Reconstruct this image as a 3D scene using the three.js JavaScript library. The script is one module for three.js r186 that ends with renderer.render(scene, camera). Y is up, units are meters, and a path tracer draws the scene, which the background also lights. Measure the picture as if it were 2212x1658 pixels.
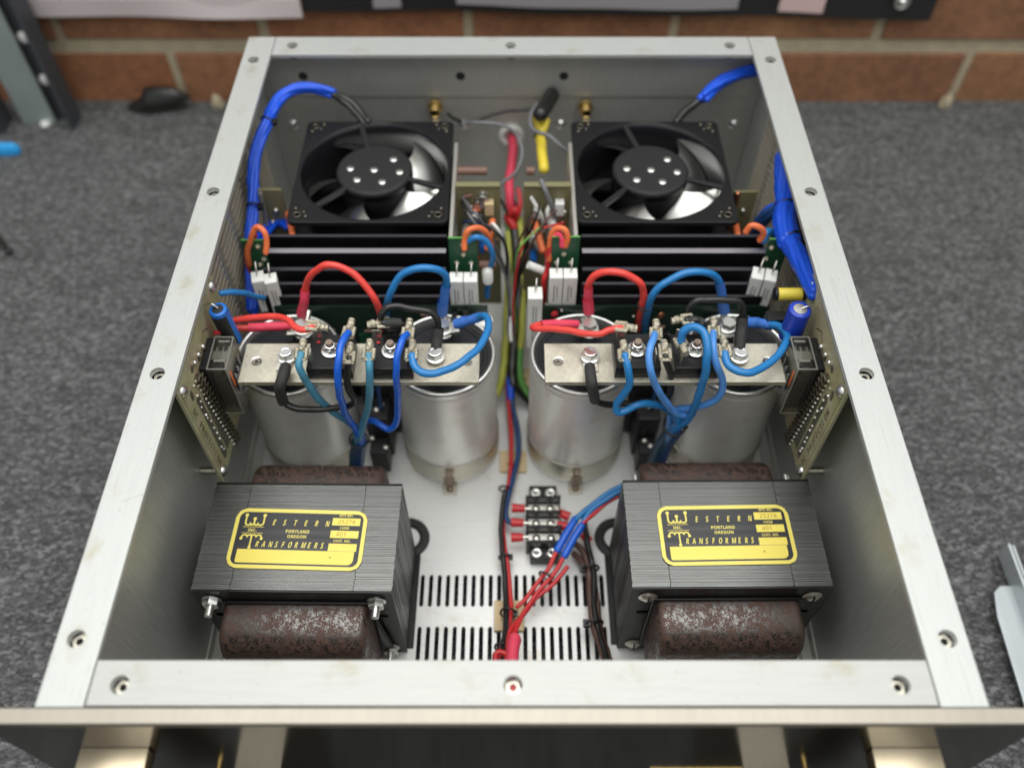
import * as THREE from 'three';
import { RoundedBoxGeometry } from 'three/addons/geometries/RoundedBoxGeometry.js';
import { mergeGeometries, toCreasedNormals } from 'three/addons/utils/BufferGeometryUtils.js';
import { RectAreaLightUniformsLib } from 'three/addons/lights/RectAreaLightUniformsLib.js';

// ---------- camera, surroundings, lamps, exposure (metres) ----------
const scene = new THREE.Scene();
const PITCH = THREE.MathUtils.degToRad(53.3), EYE = new THREE.Vector3(0, 0.640, 0.118), F = 1880;
const camera = new THREE.PerspectiveCamera(2 * Math.atan(829 / F) * 180 / Math.PI, 1024 / 767, 0.02, 20);
camera.position.copy(EYE);
camera.rotation.x = -PITCH;
camera.focus = 0.525;
camera.userData.fStop = 3.7;
scene.background = new THREE.Color().setRGB(0.54, 0.55, 0.545);
const renderer = new THREE.WebGLRenderer({ antialias: true });
renderer.toneMapping = THREE.LinearToneMapping;
renderer.toneMappingExposure = 1.1;
renderer.shadowMap.enabled = true;
RectAreaLightUniformsLib.init();
const LAMPS = [[0.0, 1.62, -0.42, 1.90, 1.00, 2.6], [0.1, 2.10, 1.00, 1.90, 0.80, 2.3]];
for (const [x, y, z, w, d, power] of LAMPS) {
  const l = new THREE.RectAreaLight(new THREE.Color().setRGB(0.985, 0.99, 0.97), power, w, d);
  l.position.set(x, y - 0.004, z);
  l.lookAt(x, 0, z);
  scene.add(l);
}

// ---------- small tools: geometry in millimetres, meshes in metres ----------
const V = (x, y, z) => new THREE.Vector3(x, y, z);
let seed = 7;
const rnd = () => { seed = (seed * 1664525 + 1013904223) >>> 0; return seed / 4294967296; };
const rr = (a, b) => a + (b - a) * rnd();
function ray(px, py) {
  const u = (px - 1106) / F, v = (py - 829) / F;
  return V(u, -Math.sin(PITCH) - v * Math.cos(PITCH), -Math.cos(PITCH) + v * Math.sin(PITCH));
}
// a sight line met at a height y, or with 'x' / 'z' on a plane of that x or z (mm)
function at(px, py, k, axis = 'y') {
  const d = ray(px, py), e = V(0, 640, 118);
  return d.multiplyScalar((k - e[axis]) / d[axis]).add(e);
}
const path = (list) => list.map((p) => (p.isVector3 ? p : at(...p)));
function flat(g) {
  const n = g.index ? g.toNonIndexed() : g;
  for (const k of Object.keys(n.attributes)) if (!['position', 'normal', 'uv'].includes(k)) n.deleteAttribute(k);
  if (!n.attributes.normal) n.computeVertexNormals();
  return n;
}
function boxUV(g) {
  const p = g.attributes.position, n = g.attributes.normal, uv = new Float32Array(p.count * 2);
  for (let i = 0; i < p.count; i += 3) {
    let a = 0, b = 0, c = 0;
    for (let k = 0; k < 3; k++) { a += n.getX(i + k); b += n.getY(i + k); c += n.getZ(i + k); }
    a = Math.abs(a); b = Math.abs(b); c = Math.abs(c);
    for (let k = i; k < i + 3; k++) {
      const [u, v] = b >= a && b >= c ? [p.getX(k), p.getZ(k)] : a >= c ? [p.getZ(k), p.getY(k)] : [p.getX(k), p.getY(k)];
      uv[2 * k] = u; uv[2 * k + 1] = v;
    }
  }
  g.setAttribute('uv', new THREE.BufferAttribute(uv, 2));
}
const names = new Map();
function numbered(n) { const k = names.get(n) ?? 0; names.set(n, k + 1); return k ? `${n}_${String(k).padStart(3, '0')}` : n; }
const home = new Map();   // thing or part -> its origin in mm
function thing(name, label, category, o = V(0, 0, 0), group) {
  const g = new THREE.Group();
  g.name = numbered(name); g.position.copy(o).multiplyScalar(0.001);
  g.userData = { label, category };
  if (group) g.userData.group = group;
  scene.add(g); home.set(g, o.clone());
  return g;
}
function M(name, geos, mat, parent, keepUV = false) {
  let g = mergeGeometries([].concat(geos).map(flat), false);
  if (parent) { const o = home.get(parent); g.translate(-o.x, -o.y, -o.z); }
  g.scale(0.001, 0.001, 0.001);
  if (!keepUV) boxUV(g);
  const m = new THREE.Mesh(g, mat);
  m.name = parent ? name : numbered(name);
  (parent ?? scene).add(m);
  home.set(m, parent ? home.get(parent) : V(0, 0, 0));
  return m;
}
const structure = (m) => { m.userData.kind = 'structure'; return m; };
function copyOf(t, o, label, ry = 0) {
  const c = t.clone(); c.name = numbered(t.name.replace(/_\d{3}$/, ''));
  c.userData = { ...t.userData, label }; c.position.copy(o).multiplyScalar(0.001); c.rotation.y = ry;
  scene.add(c); home.set(c, o.clone());
  return c;
}
function box(x0, x1, y0, y1, z0, z1, r = 0, s = 2) {
  const w = Math.abs(x1 - x0), h = Math.abs(y1 - y0), d = Math.abs(z1 - z0);
  const g = r ? new RoundedBoxGeometry(w, h, d, s, Math.min(r, w / 2.01, h / 2.01, d / 2.01)) : new THREE.BoxGeometry(w, h, d);
  return g.translate((x0 + x1) / 2, (y0 + y1) / 2, (z0 + z1) / 2);
}
const AX = V(0, 1, 0);
const aim = (g, dir) => g.applyQuaternion(new THREE.Quaternion().setFromUnitVectors(AX, dir.clone().normalize()));
function rod(a, b, r, seg = 14, r2 = r) { const d = b.clone().sub(a); return aim(new THREE.CylinderGeometry(r2, r, d.length(), seg), d).translate((a.x + b.x) / 2, (a.y + b.y) / 2, (a.z + b.z) / 2); }
function lathe(pts, o, dir = AX, seg = 40) { return aim(new THREE.LatheGeometry(pts.map(([r, y]) => new THREE.Vector2(r, y)), seg), dir).translate(o.x, o.y, o.z); }
const ball = (o, r, w = 14) => new THREE.SphereGeometry(r, w, 10).translate(o.x, o.y, o.z);
const ring = (o, R, r, dir = AX, seg = 36) => aim(new THREE.TorusGeometry(R, r, 8, seg).rotateX(Math.PI / 2), dir).translate(o.x, o.y, o.z);
function tube(points, r, closed = false, ends = true, seg = 10) {
  let c = new THREE.CatmullRomCurve3(points, closed, 'centripetal');
  const n = Math.max(3, Math.min(60, Math.round(c.getLength() / 7)));
  if (!closed && points.length > 3) {   // hand-bent wire: slight kinks between the guide points
    const q = c.getSpacedPoints(n), w = Math.min(0.32, r * 0.14);
    for (let i = 1; i < n; i++) q[i].add(V(rr(-w, w), rr(-w, w), rr(-w, w)));
    points = q; c = new THREE.CatmullRomCurve3(q, false, 'centripetal');
  }
  const tg = new THREE.TubeGeometry(c, Math.max(6, points.length * 4), r, seg, closed), tp = tg.attributes.position, tn = tg.attributes.normal;
  for (let i = 0; i < tp.count; i++) { const k = r * 0.05 * (vnoise(tp.getX(i) / 300 + 0.5, (tp.getZ(i) + tp.getY(i)) / 600 + 0.6, 60, 120, 33) - 0.5) * 2; tp.setXYZ(i, tp.getX(i) + k * tn.getX(i), tp.getY(i) + k * tn.getY(i), tp.getZ(i) + k * tn.getZ(i)); }
  const out = [flat(tg)];
  if (ends && !closed) out.push(flat(ball(points[0], r, 10)), flat(ball(points.at(-1), r, 10)));
  return mergeGeometries(out);
}
function extrude(pts, depth, holes = [], bevel = 0) {   // outline in x,y; depth along z
  const s = new THREE.Shape(pts.map(([x, y]) => new THREE.Vector2(x, y)));
  for (const h of holes) s.holes.push(new THREE.Path(h.map(([x, y]) => new THREE.Vector2(x, y))));
  return new THREE.ExtrudeGeometry(s, bevel ? { depth: depth - 2 * bevel, bevelEnabled: true, bevelThickness: bevel, bevelSize: bevel, bevelOffset: -bevel, bevelSegments: 2 } : { depth, bevelEnabled: false });
}
const circle = (x, y, r, n = 20, a0 = 0) => Array.from({ length: n }, (_, i) => [x + r * Math.cos(a0 + 2 * Math.PI * i / n), y + r * Math.sin(a0 + 2 * Math.PI * i / n)]);
const rect = (x0, x1, y0, y1) => [[x0, y0], [x1, y0], [x1, y1], [x0, y1]];
function stadium(x0, x1, y0, y1) {   // rounded along y
  const r = (x1 - x0) / 2, cx = (x0 + x1) / 2, out = [];
  for (let i = 0; i <= 6; i++) { const a = Math.PI * i / 6; out.push([cx + r * Math.cos(a), y1 - r + r * Math.sin(a)]); }
  for (let i = 0; i <= 6; i++) { const a = Math.PI + Math.PI * i / 6; out.push([cx + r * Math.cos(a), y0 + r + r * Math.sin(a)]); }
  return out;
}
// outline given in x,z (mm) made a slab from y0 to y1
const slab = (pts, y0, y1, holes = [], bevel = 0) => extrude(pts.map(([x, z]) => [x, -z]), y1 - y0, holes.map((h) => h.map(([x, z]) => [x, -z])), bevel).rotateX(-Math.PI / 2).translate(0, y0, 0);

// ---------- noise and textures ----------
const hash = (x, y, s) => { let h = Math.imul(x, 374761393) ^ Math.imul(y, 668265263) ^ Math.imul(s, 2147483647 - 91); h = Math.imul(h ^ (h >>> 13), 1274126177); return ((h ^ (h >>> 16)) >>> 0) / 4294967296; };
function vnoise(u, v, nx, ny, s) {   // tiles on the unit square
  const x = u * nx, y = v * ny, ix = Math.floor(x), iy = Math.floor(y), a = x - ix, b = y - iy, p = a * a * (3 - 2 * a), q = b * b * (3 - 2 * b);
  const g = (i, j) => hash(((i % nx) + nx) % nx, ((j % ny) + ny) % ny, s);
  return (g(ix, iy) * (1 - p) + g(ix + 1, iy) * p) * (1 - q) + (g(ix, iy + 1) * (1 - p) + g(ix + 1, iy + 1) * p) * q;
}
function fbm(u, v, nx, ny, s, o = 4) { let t = 0, a = 0.5, w = 0; for (let i = 0; i < o; i++, nx *= 2, ny *= 2, a *= 0.5) { t += a * vnoise(u, v, nx, ny, s + i); w += a; } return t / w; }
function cells(u, v, n, s, m = n) {   // [distance to nearest point, hash of it]
  const x = u * n, y = v * m, ix = Math.floor(x), iy = Math.floor(y); let d = 9, id = 0;
  for (let i = -1; i < 2; i++) for (let j = -1; j < 2; j++) {
    const gx = ((ix + i) % n + n) % n, gy = ((iy + j) % m + m) % m, e = (ix + i + hash(gx, gy, s) - x) ** 2 + (iy + j + hash(gx, gy, s + 1) - y) ** 2;
    if (e < d) { d = e; id = hash(gx, gy, s + 2); }
  }
  return [Math.sqrt(d), id];
}
function dataTex(w, h, f, mmX, mmY) {   // f(u, v) -> [r, g, b] linear
  const d = new Uint8Array(w * h * 4);
  for (let y = 0; y < h; y++) for (let x = 0; x < w; x++) {
    const c = f(x / w, y / h), o = (y * w + x) * 4;
    for (let k = 0; k < 3; k++) d[o + k] = Math.max(0, Math.min(255, Math.round(255 * c[k])));
    d[o + 3] = 255;
  }
  const t = new THREE.DataTexture(d, w, h, THREE.RGBAFormat);
  t.wrapS = t.wrapT = THREE.RepeatWrapping; t.magFilter = THREE.LinearFilter; t.minFilter = THREE.LinearFilter;
  t.repeat.set(1000 / mmX, 1000 / mmY); t.needsUpdate = true;
  return t;
}
const grey = (f) => (u, v) => { const g = f(u, v); return [g, g, g]; };
function retile(t, mmX, mmY, turn = 0) { const c = t.clone(); c.repeat.set(1000 / mmX, 1000 / mmY); c.rotation = turn; c.needsUpdate = true; return c; }
function canvasTex(w, h, draw) {
  const c = document.createElement('canvas'); c.width = w; c.height = h; draw(c.getContext('2d'), w, h);
  const t = new THREE.CanvasTexture(c); t.colorSpace = THREE.SRGBColorSpace; t.magFilter = THREE.LinearFilter;
  return t;
}
const tStreak = dataTex(512, 512, grey((u, v) => 0.72 + 0.28 * (0.55 * vnoise(u, v, 6, 256, 3) + 0.3 * vnoise(u, v, 14, 512, 5) + 0.15 * fbm(u, v, 4, 4, 9, 3))), 90, 90);
const tStreakX = retile(tStreak, 90, 90, Math.PI / 2);
const tBlotch = dataTex(512, 512, grey((u, v) => { const n = fbm(u, v, 5, 5, 21, 5), s = vnoise(u, v, 90, 12, 4); return 0.80 + 0.14 * n + 0.06 * s; }), 130, 130);
const tSmudge = dataTex(512, 512, (u, v) => { const n = Math.max(0, fbm(u, v, 6, 6, 31, 5) - 0.52) * 2.2; return [1 - 0.10 * n, 1 - 0.13 * n, 1 - 0.22 * n]; }, 160, 160);
const tGrain = dataTex(512, 512, grey((u, v) => 0.5 * vnoise(u, v, 256, 256, 6) + 0.3 * vnoise(u, v, 128, 128, 8) + 0.2 * fbm(u, v, 12, 12, 2, 3)), 40, 40);
const tCast = dataTex(512, 512, (u, v) => {
  const n = fbm(u, v, 40, 40, 15, 4), pit = vnoise(u, v, 170, 170, 19) > 0.86 && fbm(u, v, 9, 9, 61, 2) > 0.42 ? 0.52 : 1, b = fbm(u, v, 5, 5, 77, 3), w = (0.80 + 0.26 * (n - 0.4) + 0.18 * (b - 0.5)) * pit;
  return [w, w * 0.972, w * 0.90];
}, 60, 60);
const tMetal = canvasTex(1024, 1024, (c, W, H) => {   // brushed sheet: fine grain, scratches, yellowish stains, specks
  c.fillStyle = '#f2f2f0'; c.fillRect(0, 0, W, H);
  let q = 4711; const r = () => { q = (q * 16807) % 2147483647; return q / 2147483647; };
  for (let i = 0; i < 9000; i++) { const g = r() < 0.5 ? 150 : 255; c.fillStyle = `rgba(${g},${g},${g},${0.03 + 0.06 * r()})`; c.fillRect(W * r(), H * r(), 20 + 160 * r() * r(), 1 + (r() < 0.2 ? 1 : 0)); }
  for (let i = 0; i < 46; i++) { const x = W * r(), y = H * r(), n = 5 + 9 * r(); for (let k = 0; k < n; k++) { c.fillStyle = `rgba(${170 + 30 * r()},${150 + 25 * r()},${104 + 30 * r()},${0.02 + 0.035 * r()})`; c.beginPath(); c.ellipse(x + 60 * (r() - 0.5), y + 34 * (r() - 0.5), 4 + 22 * r(), 3 + 12 * r(), r() * 3, 0, 7); c.fill(); } }
  for (let i = 0; i < 70; i++) { c.strokeStyle = `rgba(${r() < 0.6 ? '110,108,100' : '255,255,255'},${0.12 + 0.25 * r()})`; c.lineWidth = 0.7 + r(); const x = W * r(), y = H * r(), a = (r() - 0.5) * 2.4, l = 10 + 90 * r() * r(); c.beginPath(); c.moveTo(x, y); c.quadraticCurveTo(x + l * 0.5 * Math.cos(a), y + l * 0.5 * Math.sin(a) + 3, x + l * Math.cos(a), y + l * Math.sin(a)); c.stroke(); }
  for (let i = 0; i < 130; i++) { c.fillStyle = `rgba(70,62,50,${0.15 + 0.4 * r()})`; c.beginPath(); c.arc(W * r(), H * r(), 0.6 + 1.5 * r() * r(), 0, 7); c.fill(); }
});
tMetal.wrapS = tMetal.wrapT = THREE.RepeatWrapping; tMetal.repeat.set(1000 / 230, 1000 / 230);
const tMetalX = retile(tMetal, 230, 230, Math.PI / 2);
const flakeAt = (u, v) => { const n = 0.62 * fbm(u, v, 120, 120, 41, 3) + 0.38 * fbm(u, v, 26, 26, 44, 2); return THREE.MathUtils.smoothstep(n, 0.515, 0.545); };
const tFlake = dataTex(1024, 1024, (u, v) => { const k = flakeAt(u, v), b = 0.8 + 0.4 * fbm(u, v, 30, 30, 48, 3); return [(0.085 * (1 - k) + 0.135 * k) * b, (0.046 * (1 - k) + 0.13 * k) * b, (0.034 * (1 - k) + 0.125 * k) * b]; }, 62, 62);
const tFlakeRough = dataTex(1024, 1024, (u, v) => { const k = flakeAt(u, v); return [0, 0.66 - 0.38 * k + 0.1 * fbm(u, v, 80, 80, 49, 2), k]; }, 62, 62);   // green: roughness, blue: metal flakes
const tFlakeBump = dataTex(512, 512, grey((u, v) => 0.6 * fbm(u, v, 50, 50, 52, 3) + 0.4 * flakeAt(u, v)), 62, 62);
const carpetAt = (u, v) => { const [d, id] = cells(u + 0.012 * (fbm(u, v, 20, 20, 90, 2) - 0.5), v, 62, 70, 112), [d2, id2] = cells(u, v, 100, 80, 150); return [d, id, d2, id2]; };
const tCarpet = dataTex(1024, 1024, (u, v) => {
  const [d, id, d2, id2] = carpetAt(u, v), tone = 0.062 + 0.15 * id * id * id + 0.08 * id2 * id2 + 0.05 * (fbm(u, v, 10, 30, 95, 4) - 0.45), w = Math.max(0.010, tone * (0.75 + 0.4 * vnoise(u, v, 400, 400, 99)));
  return [w * 0.985, w, w];
}, 250, 250);
const tCarpetBump = dataTex(1024, 1024, grey((u, v) => { const [d, , d2] = carpetAt(u, v); return Math.max(0, 1 - 1.1 * d) * 0.7 + 0.3 * Math.max(0, 1 - d2); }), 250, 250);
const tBrick = dataTex(512, 512, (u, v) => {
  const n = fbm(u, v, 4, 6, 110, 5), m = fbm(u, v, 40, 40, 115, 3), f = vnoise(u, v, 120, 120, 118) > 0.88 ? 1.5 : 1, b = (0.62 + 0.5 * m) * f;
  return [(0.21 + 0.10 * n) * b, (0.094 + 0.055 * n) * b, (0.050 + 0.028 * n) * b];
}, 300, 300);

// ---------- materials ----------
const L = (r, g, b) => new THREE.Color().setRGB(r, g, b);
const S = (hex) => new THREE.Color(hex);
const mat = (o) => new THREE.MeshStandardMaterial(o);
const phys = (o) => new THREE.MeshPhysicalMaterial(o);
const plastic = (c, rough = 0.4, x = {}) => mat({ color: c, roughness: rough, ...x });
const metal = (c, rough, x = {}) => mat({ color: c, roughness: rough, metalness: 1, ...x });
const m = {
  rail: mat({ color: L(0.60, 0.615, 0.605), metalness: 0.5, roughness: 0.5, map: tMetal, bumpMap: tStreak, bumpScale: 0.00002 }),
  railSide: mat({ color: L(0.60, 0.615, 0.605), metalness: 0.5, roughness: 0.5, map: tMetalX, bumpMap: tStreakX, bumpScale: 0.00002 }),
  railFront: mat({ color: L(0.50, 0.505, 0.49), metalness: 0.45, roughness: 0.5, map: tMetal, bumpMap: tBlotch, bumpScale: 0.00003 }),
  wall: mat({ color: L(0.72, 0.73, 0.70), metalness: 0.75, roughness: 0.48, map: tStreakX, bumpMap: tStreakX, bumpScale: 0.00004 }),
  wallRear: mat({ color: L(0.68, 0.68, 0.64), metalness: 0.7, roughness: 0.5, map: tBlotch }),
  floor: mat({ color: L(0.77, 0.77, 0.765), roughness: 0.45, metalness: 0.3, map: tMetal }),
  panelEdge: mat({ color: L(0.40, 0.365, 0.31), metalness: 0.6, roughness: 0.42, map: tBlotch }),
  panelFace: metal(L(0.055, 0.049, 0.038), 0.17, { map: tStreak, bumpMap: tStreak, bumpScale: 0.00002 }),
  trim: metal(L(0.50, 0.45, 0.36), 0.36, { map: tStreakX }),
  handle: metal(L(0.66, 0.56, 0.40), 0.32, { map: tBlotch }),
  tin: metal(L(0.72, 0.70, 0.64), 0.32),
  zinc: metal(L(0.74, 0.74, 0.71), 0.28),
  chrome: metal(L(0.88, 0.88, 0.87), 0.22),
  solder: metal(L(0.78, 0.74, 0.62), 0.30, { bumpMap: tGrain, bumpScale: 0.0006, map: tCast }),
  brass: metal(L(0.85, 0.60, 0.22), 0.25),
  pinDark: metal(L(0.20, 0.18, 0.14), 0.35),
  oldSteel: metal(L(0.32, 0.25, 0.20), 0.45, { bumpMap: tGrain, bumpScale: 0.0003 }),
  dark: plastic(L(0.006, 0.006, 0.006), 0.8),
  blackPlastic: phys({ specularIntensity: 0.55, color: L(0.016, 0.016, 0.017), roughness: 0.32, bumpMap: tGrain, bumpScale: 0.00005 }),
  bakelite: phys({ specularIntensity: 0.55, color: L(0.020, 0.021, 0.024), roughness: 0.5, bumpMap: tGrain, bumpScale: 0.0004 }),
  can: mat({ color: L(0.95, 0.94, 0.90), metalness: 0.52, roughness: 0.36, map: tMetal }),
  canRim: metal(L(0.86, 0.86, 0.84), 0.32),
  clamp: metal(L(0.62, 0.59, 0.50), 0.4, { map: tBlotch }),
  plate: mat({ color: L(0.66, 0.64, 0.57), roughness: 0.46, metalness: 0.75, map: tCast, bumpMap: tGrain, bumpScale: 0.00015 }),
  fanFrame: phys({ specularIntensity: 0.55, color: L(0.010, 0.010, 0.011), roughness: 0.34 }),
  venturi: phys({ color: L(0.012, 0.012, 0.014), roughness: 0.18, metalness: 0.0, clearcoat: 0.6, clearcoatRoughness: 0.15 }),
  fanHub: phys({ specularIntensity: 0.55, color: L(0.018, 0.018, 0.019), roughness: 0.45, bumpMap: tGrain, bumpScale: 0.0002 }),
  blade: metal(L(0.56, 0.56, 0.53), 0.30),
  fin: phys({ specularIntensity: 0.55, color: L(0.005, 0.005, 0.006), roughness: 0.5 }),
  finEdge: metal(L(0.09, 0.085, 0.10), 0.5),
  finEdgeBare: metal(L(0.44, 0.42, 0.47), 0.42),
  tunnel: metal(L(0.66, 0.65, 0.60), 0.42),
  lamination: metal(L(0.185, 0.187, 0.178), 0.31, { map: tStreak, bumpMap: tGrain, bumpScale: 0.0001 }),
  corePlate: phys({ specularIntensity: 0.55, color: L(0.012, 0.012, 0.012), roughness: 0.3 }),
  bell: mat({ map: tFlake, roughness: 1, roughnessMap: tFlakeRough, metalness: 1, metalnessMap: tFlakeRough, bumpMap: tFlakeBump, bumpScale: 0.00005 }),
  red: plastic(L(0.74, 0.062, 0.048), 0.33, { map: tSmudge }), pink: plastic(L(0.78, 0.06, 0.115), 0.5, { bumpMap: tGrain, bumpScale: 0.0003 }),
  redDark: plastic(L(0.52, 0.022, 0.026), 0.35),
  blue: plastic(L(0.018, 0.18, 0.46), 0.33, { map: tSmudge }), teal: plastic(L(0.060, 0.24, 0.36), 0.42, { map: tSmudge }), cobalt: plastic(L(0.008, 0.105, 0.56), 0.33),
  sky: plastic(L(0.08, 0.26, 0.66), 0.36, { map: tSmudge }), shrinkBlue: plastic(L(0.045, 0.165, 0.55), 0.46, { bumpMap: tGrain, bumpScale: 0.0003 }),
  ultra: plastic(L(0.008, 0.085, 0.66), 0.36), navy: plastic(L(0.01, 0.05, 0.16), 0.4), slate: plastic(L(0.014, 0.055, 0.095), 0.4),
  black: plastic(L(0.014, 0.014, 0.013), 0.30), shrink: plastic(L(0.030, 0.030, 0.029), 0.55, { bumpMap: tGrain, bumpScale: 0.0005 }),
  tie: plastic(L(0.010, 0.010, 0.010), 0.4), greyWire: plastic(L(0.16, 0.16, 0.17), 0.4),
  orange: plastic(L(0.70, 0.155, 0.05), 0.4), yellowGreen: plastic(L(0.42, 0.44, 0.06), 0.42), green: plastic(L(0.10, 0.30, 0.06), 0.42), yellow: plastic(L(0.72, 0.56, 0.05), 0.42), brown: plastic(L(0.09, 0.045, 0.035), 0.45),
  pcb: plastic(L(0.010, 0.075, 0.032), 0.35), pcbDark: plastic(L(0.005, 0.022, 0.012), 0.4), olive: plastic(L(0.20, 0.185, 0.095), 0.4, { map: tSmudge }),
  glassFibre: phys({ color: L(0.36, 0.35, 0.235), roughness: 0.4, map: tSmudge }),
  ceramic: plastic(L(0.74, 0.74, 0.71), 0.6), frosted: phys({ color: L(0.36, 0.35, 0.31), roughness: 0.3, transmission: 0.5, thickness: 0 }), relayDark: plastic(L(0.035, 0.032, 0.028), 0.4), clear: phys({ color: L(0.70, 0.69, 0.65), roughness: 0.3, transmission: 1, thickness: 0, ior: 1.5 }),
  capBlue: plastic(L(0.012, 0.14, 0.52), 0.35), capDeep: plastic(L(0.012, 0.045, 0.42), 0.35), filmYellow: plastic(L(0.66, 0.53, 0.06), 0.4), copper: metal(L(0.62, 0.26, 0.13), 0.35),
  resistorBrown: plastic(L(0.16, 0.085, 0.060), 0.5), redBead: plastic(L(0.5, 0.02, 0.03), 0.35),
  rubber: plastic(L(0.012, 0.012, 0.012), 0.6), cream: plastic(L(0.62, 0.48, 0.28), 0.6, { map: tSmudge }), louvre: mat({ color: L(0.62, 0.54, 0.42), roughness: 0.5, metalness: 0.4, map: tBlotch }),
  carpet: mat({ map: tCarpet, roughness: 0.95, bumpMap: tCarpetBump, bumpScale: 0.004 }),
  mortar: mat({ color: L(0.88, 0.78, 0.58), roughness: 0.95, map: tCast, bumpMap: tGrain, bumpScale: 0.002 }),
  postPaint: plastic(L(0.048, 0.054, 0.062), 0.45), galvanised: mat({ color: L(0.36, 0.42, 0.395), metalness: 0.35, roughness: 0.45, map: tBlotch }), sheetGrey: mat({ color: L(0.56, 0.60, 0.62), roughness: 0.4, metalness: 0.5, map: tBlotch }),
  bannerPale: plastic(L(0.60, 0.53, 0.53), 0.6), bannerBlack: plastic(L(0.016, 0.015, 0.015), 0.5), bannerPink: plastic(L(0.62, 0.45, 0.43), 0.6), bannerGrey: plastic(L(0.30, 0.28, 0.29), 0.6),
  ribbon: plastic(L(0.02, 0.32, 0.72), 0.5), lampGlass: mat({ color: L(0.8, 0.8, 0.8), emissive: L(0.985, 0.99, 0.97), emissiveIntensity: 1 }), lampBody: plastic(L(0.75, 0.75, 0.74), 0.5),
};
const brickMats = [[1.12, 1.08, 1.0], [1.2, 1.08, 0.96], [1.0, 0.98, 0.95], [1.15, 1.2, 1.1]].map(([r, g, b]) => mat({ color: L(r, g, b), map: tBrick, roughness: 0.9, bumpMap: tBrick, bumpScale: 0.0015 }));

// ---------- lamps over the bench (out of frame; the metal mirrors them) ----------
LAMPS.forEach(([x, y, z, w, d], i) => {
  const t = thing('ceiling_lamp', ['long white lamp hanging above the amplifier by the brick wall', 'long white lamp hanging behind the front panel'][i], 'lamp', V(x * 1000, y * 1000, z * 1000));
  const X = x * 1000, Y = y * 1000, Z = z * 1000, a = w * 500, b = d * 500;
  M('lamp_body', [box(X - a - 15, X + a + 15, Y + 4, Y + 60, Z - b - 15, Z + b + 15, 6)], m.lampBody, t);
  M('lamp_diffuser', [box(X - a, X + a, Y, Y + 3.5, Z - b, Z + b)], m.lampGlass, t);
});

// ---------- carpet and brick wall ----------
structure(M('carpet', [new THREE.PlaneGeometry(2600, 1900).rotateX(-Math.PI / 2).translate(0, 0, 150)], m.carpet));
{
  const t = thing('brick_wall', 'red brown brick wall with pale mortar behind the amplifier', 'wall', V(0, 0, -790));
  M('mortar', [box(-1300, 1300, -30, 640, -900, -789)], m.mortar, t);
  const shapes = [0, 1, 2].map((k) => { const g = new RoundedBoxGeometry(221, 68, 26, 2, 2.5), p = g.attributes.position; for (let i = 0; i < p.count; i++) { const s = k * 40 + 3; p.setXYZ(i, p.getX(i) + 1.2 * (vnoise(p.getY(i) / 90 + 2, 0.3, 50, 50, s) - 0.5), p.getY(i) + 2.2 * (vnoise(p.getX(i) / 300 + 2, 0.7, 50, 50, s) - 0.5), p.getZ(i)); } g.scale(0.001, 0.001, 0.001); boxUV(g); return g; });
  for (let r = 0; r < 7; r++) for (let c = -6; c < 7; c++) {
    const x = -47.8 + c * 231.4 + (r % 2 ? 114.5 : 0), y = 29 + r * 86;
    if (Math.abs(x) > 1240) continue;
    const b = new THREE.Mesh(shapes[(r + c + 12) % 3], brickMats[Math.floor(rnd() * 4)]);
    b.name = 'brick'; b.position.set(x / 1000, y / 1000, (-9 + rr(-1.5, 1.5)) / 1000);
    t.add(b);
  }
}

// ---------- chassis ----------
const ch = thing('amplifier_chassis', 'open silver metal amplifier case without its top cover', 'amplifier case');
const nutSpots = [];
for (const s of [-1, 1]) for (const z of [-504.6, -347.5, -189.5, -31.7]) nutSpots.push([s * 206.5, z, 'side', s]);
for (const x of [-180, 0.5, 178.5]) nutSpots.push([x, -10, 'front', 0]);
for (const x of [-178.5, -1, 177]) nutSpots.push([x, -524.6, 'rear', 0]);
const holesOf = (f) => nutSpots.filter(f).map(([x, z]) => circle(x, z, 4.7, 24));
for (const s of [-1, 1]) M('side_rail', [slab(s > 0 ? rect(194, 216, -537, 0) : rect(-216, -194, -537, 0), 234.6, 238, holesOf((n) => n[2] === 'side' && n[3] === s), 0.35)], m.railSide, ch);
M('front_rail', [slab(rect(-193.3, 193.3, -21.4, -0.5), 234.6, 238.2, holesOf((n) => n[2] === 'front'), 0.4)], m.railFront, ch);
M('rear_rail', [slab(rect(-193.4, 193.4, -537, -512), 234.6, 238, holesOf((n) => n[2] === 'rear'), 0.35)], m.rail, ch);
nutSpots.forEach(([x, z], i) => {
  const a = rr(0, 1.5), sq = circle(0, 0, 5.0, 4, a), g = slab(sq, 0, 3, [circle(0, 0, 2.1, 14)], 0.3).translate(x, 230.6, z);
  const n = M('captive_nut', [g], m.clamp, ch);
  M('nut_hole', [lathe([[0, 0], [6, 0], [6, 5.2]], V(x, 229, z)), rod(V(x, 229.1, z), V(x, 231.6, z), 2.15)], i === 9 ? m.redBead : m.dark, n);
});
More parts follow.
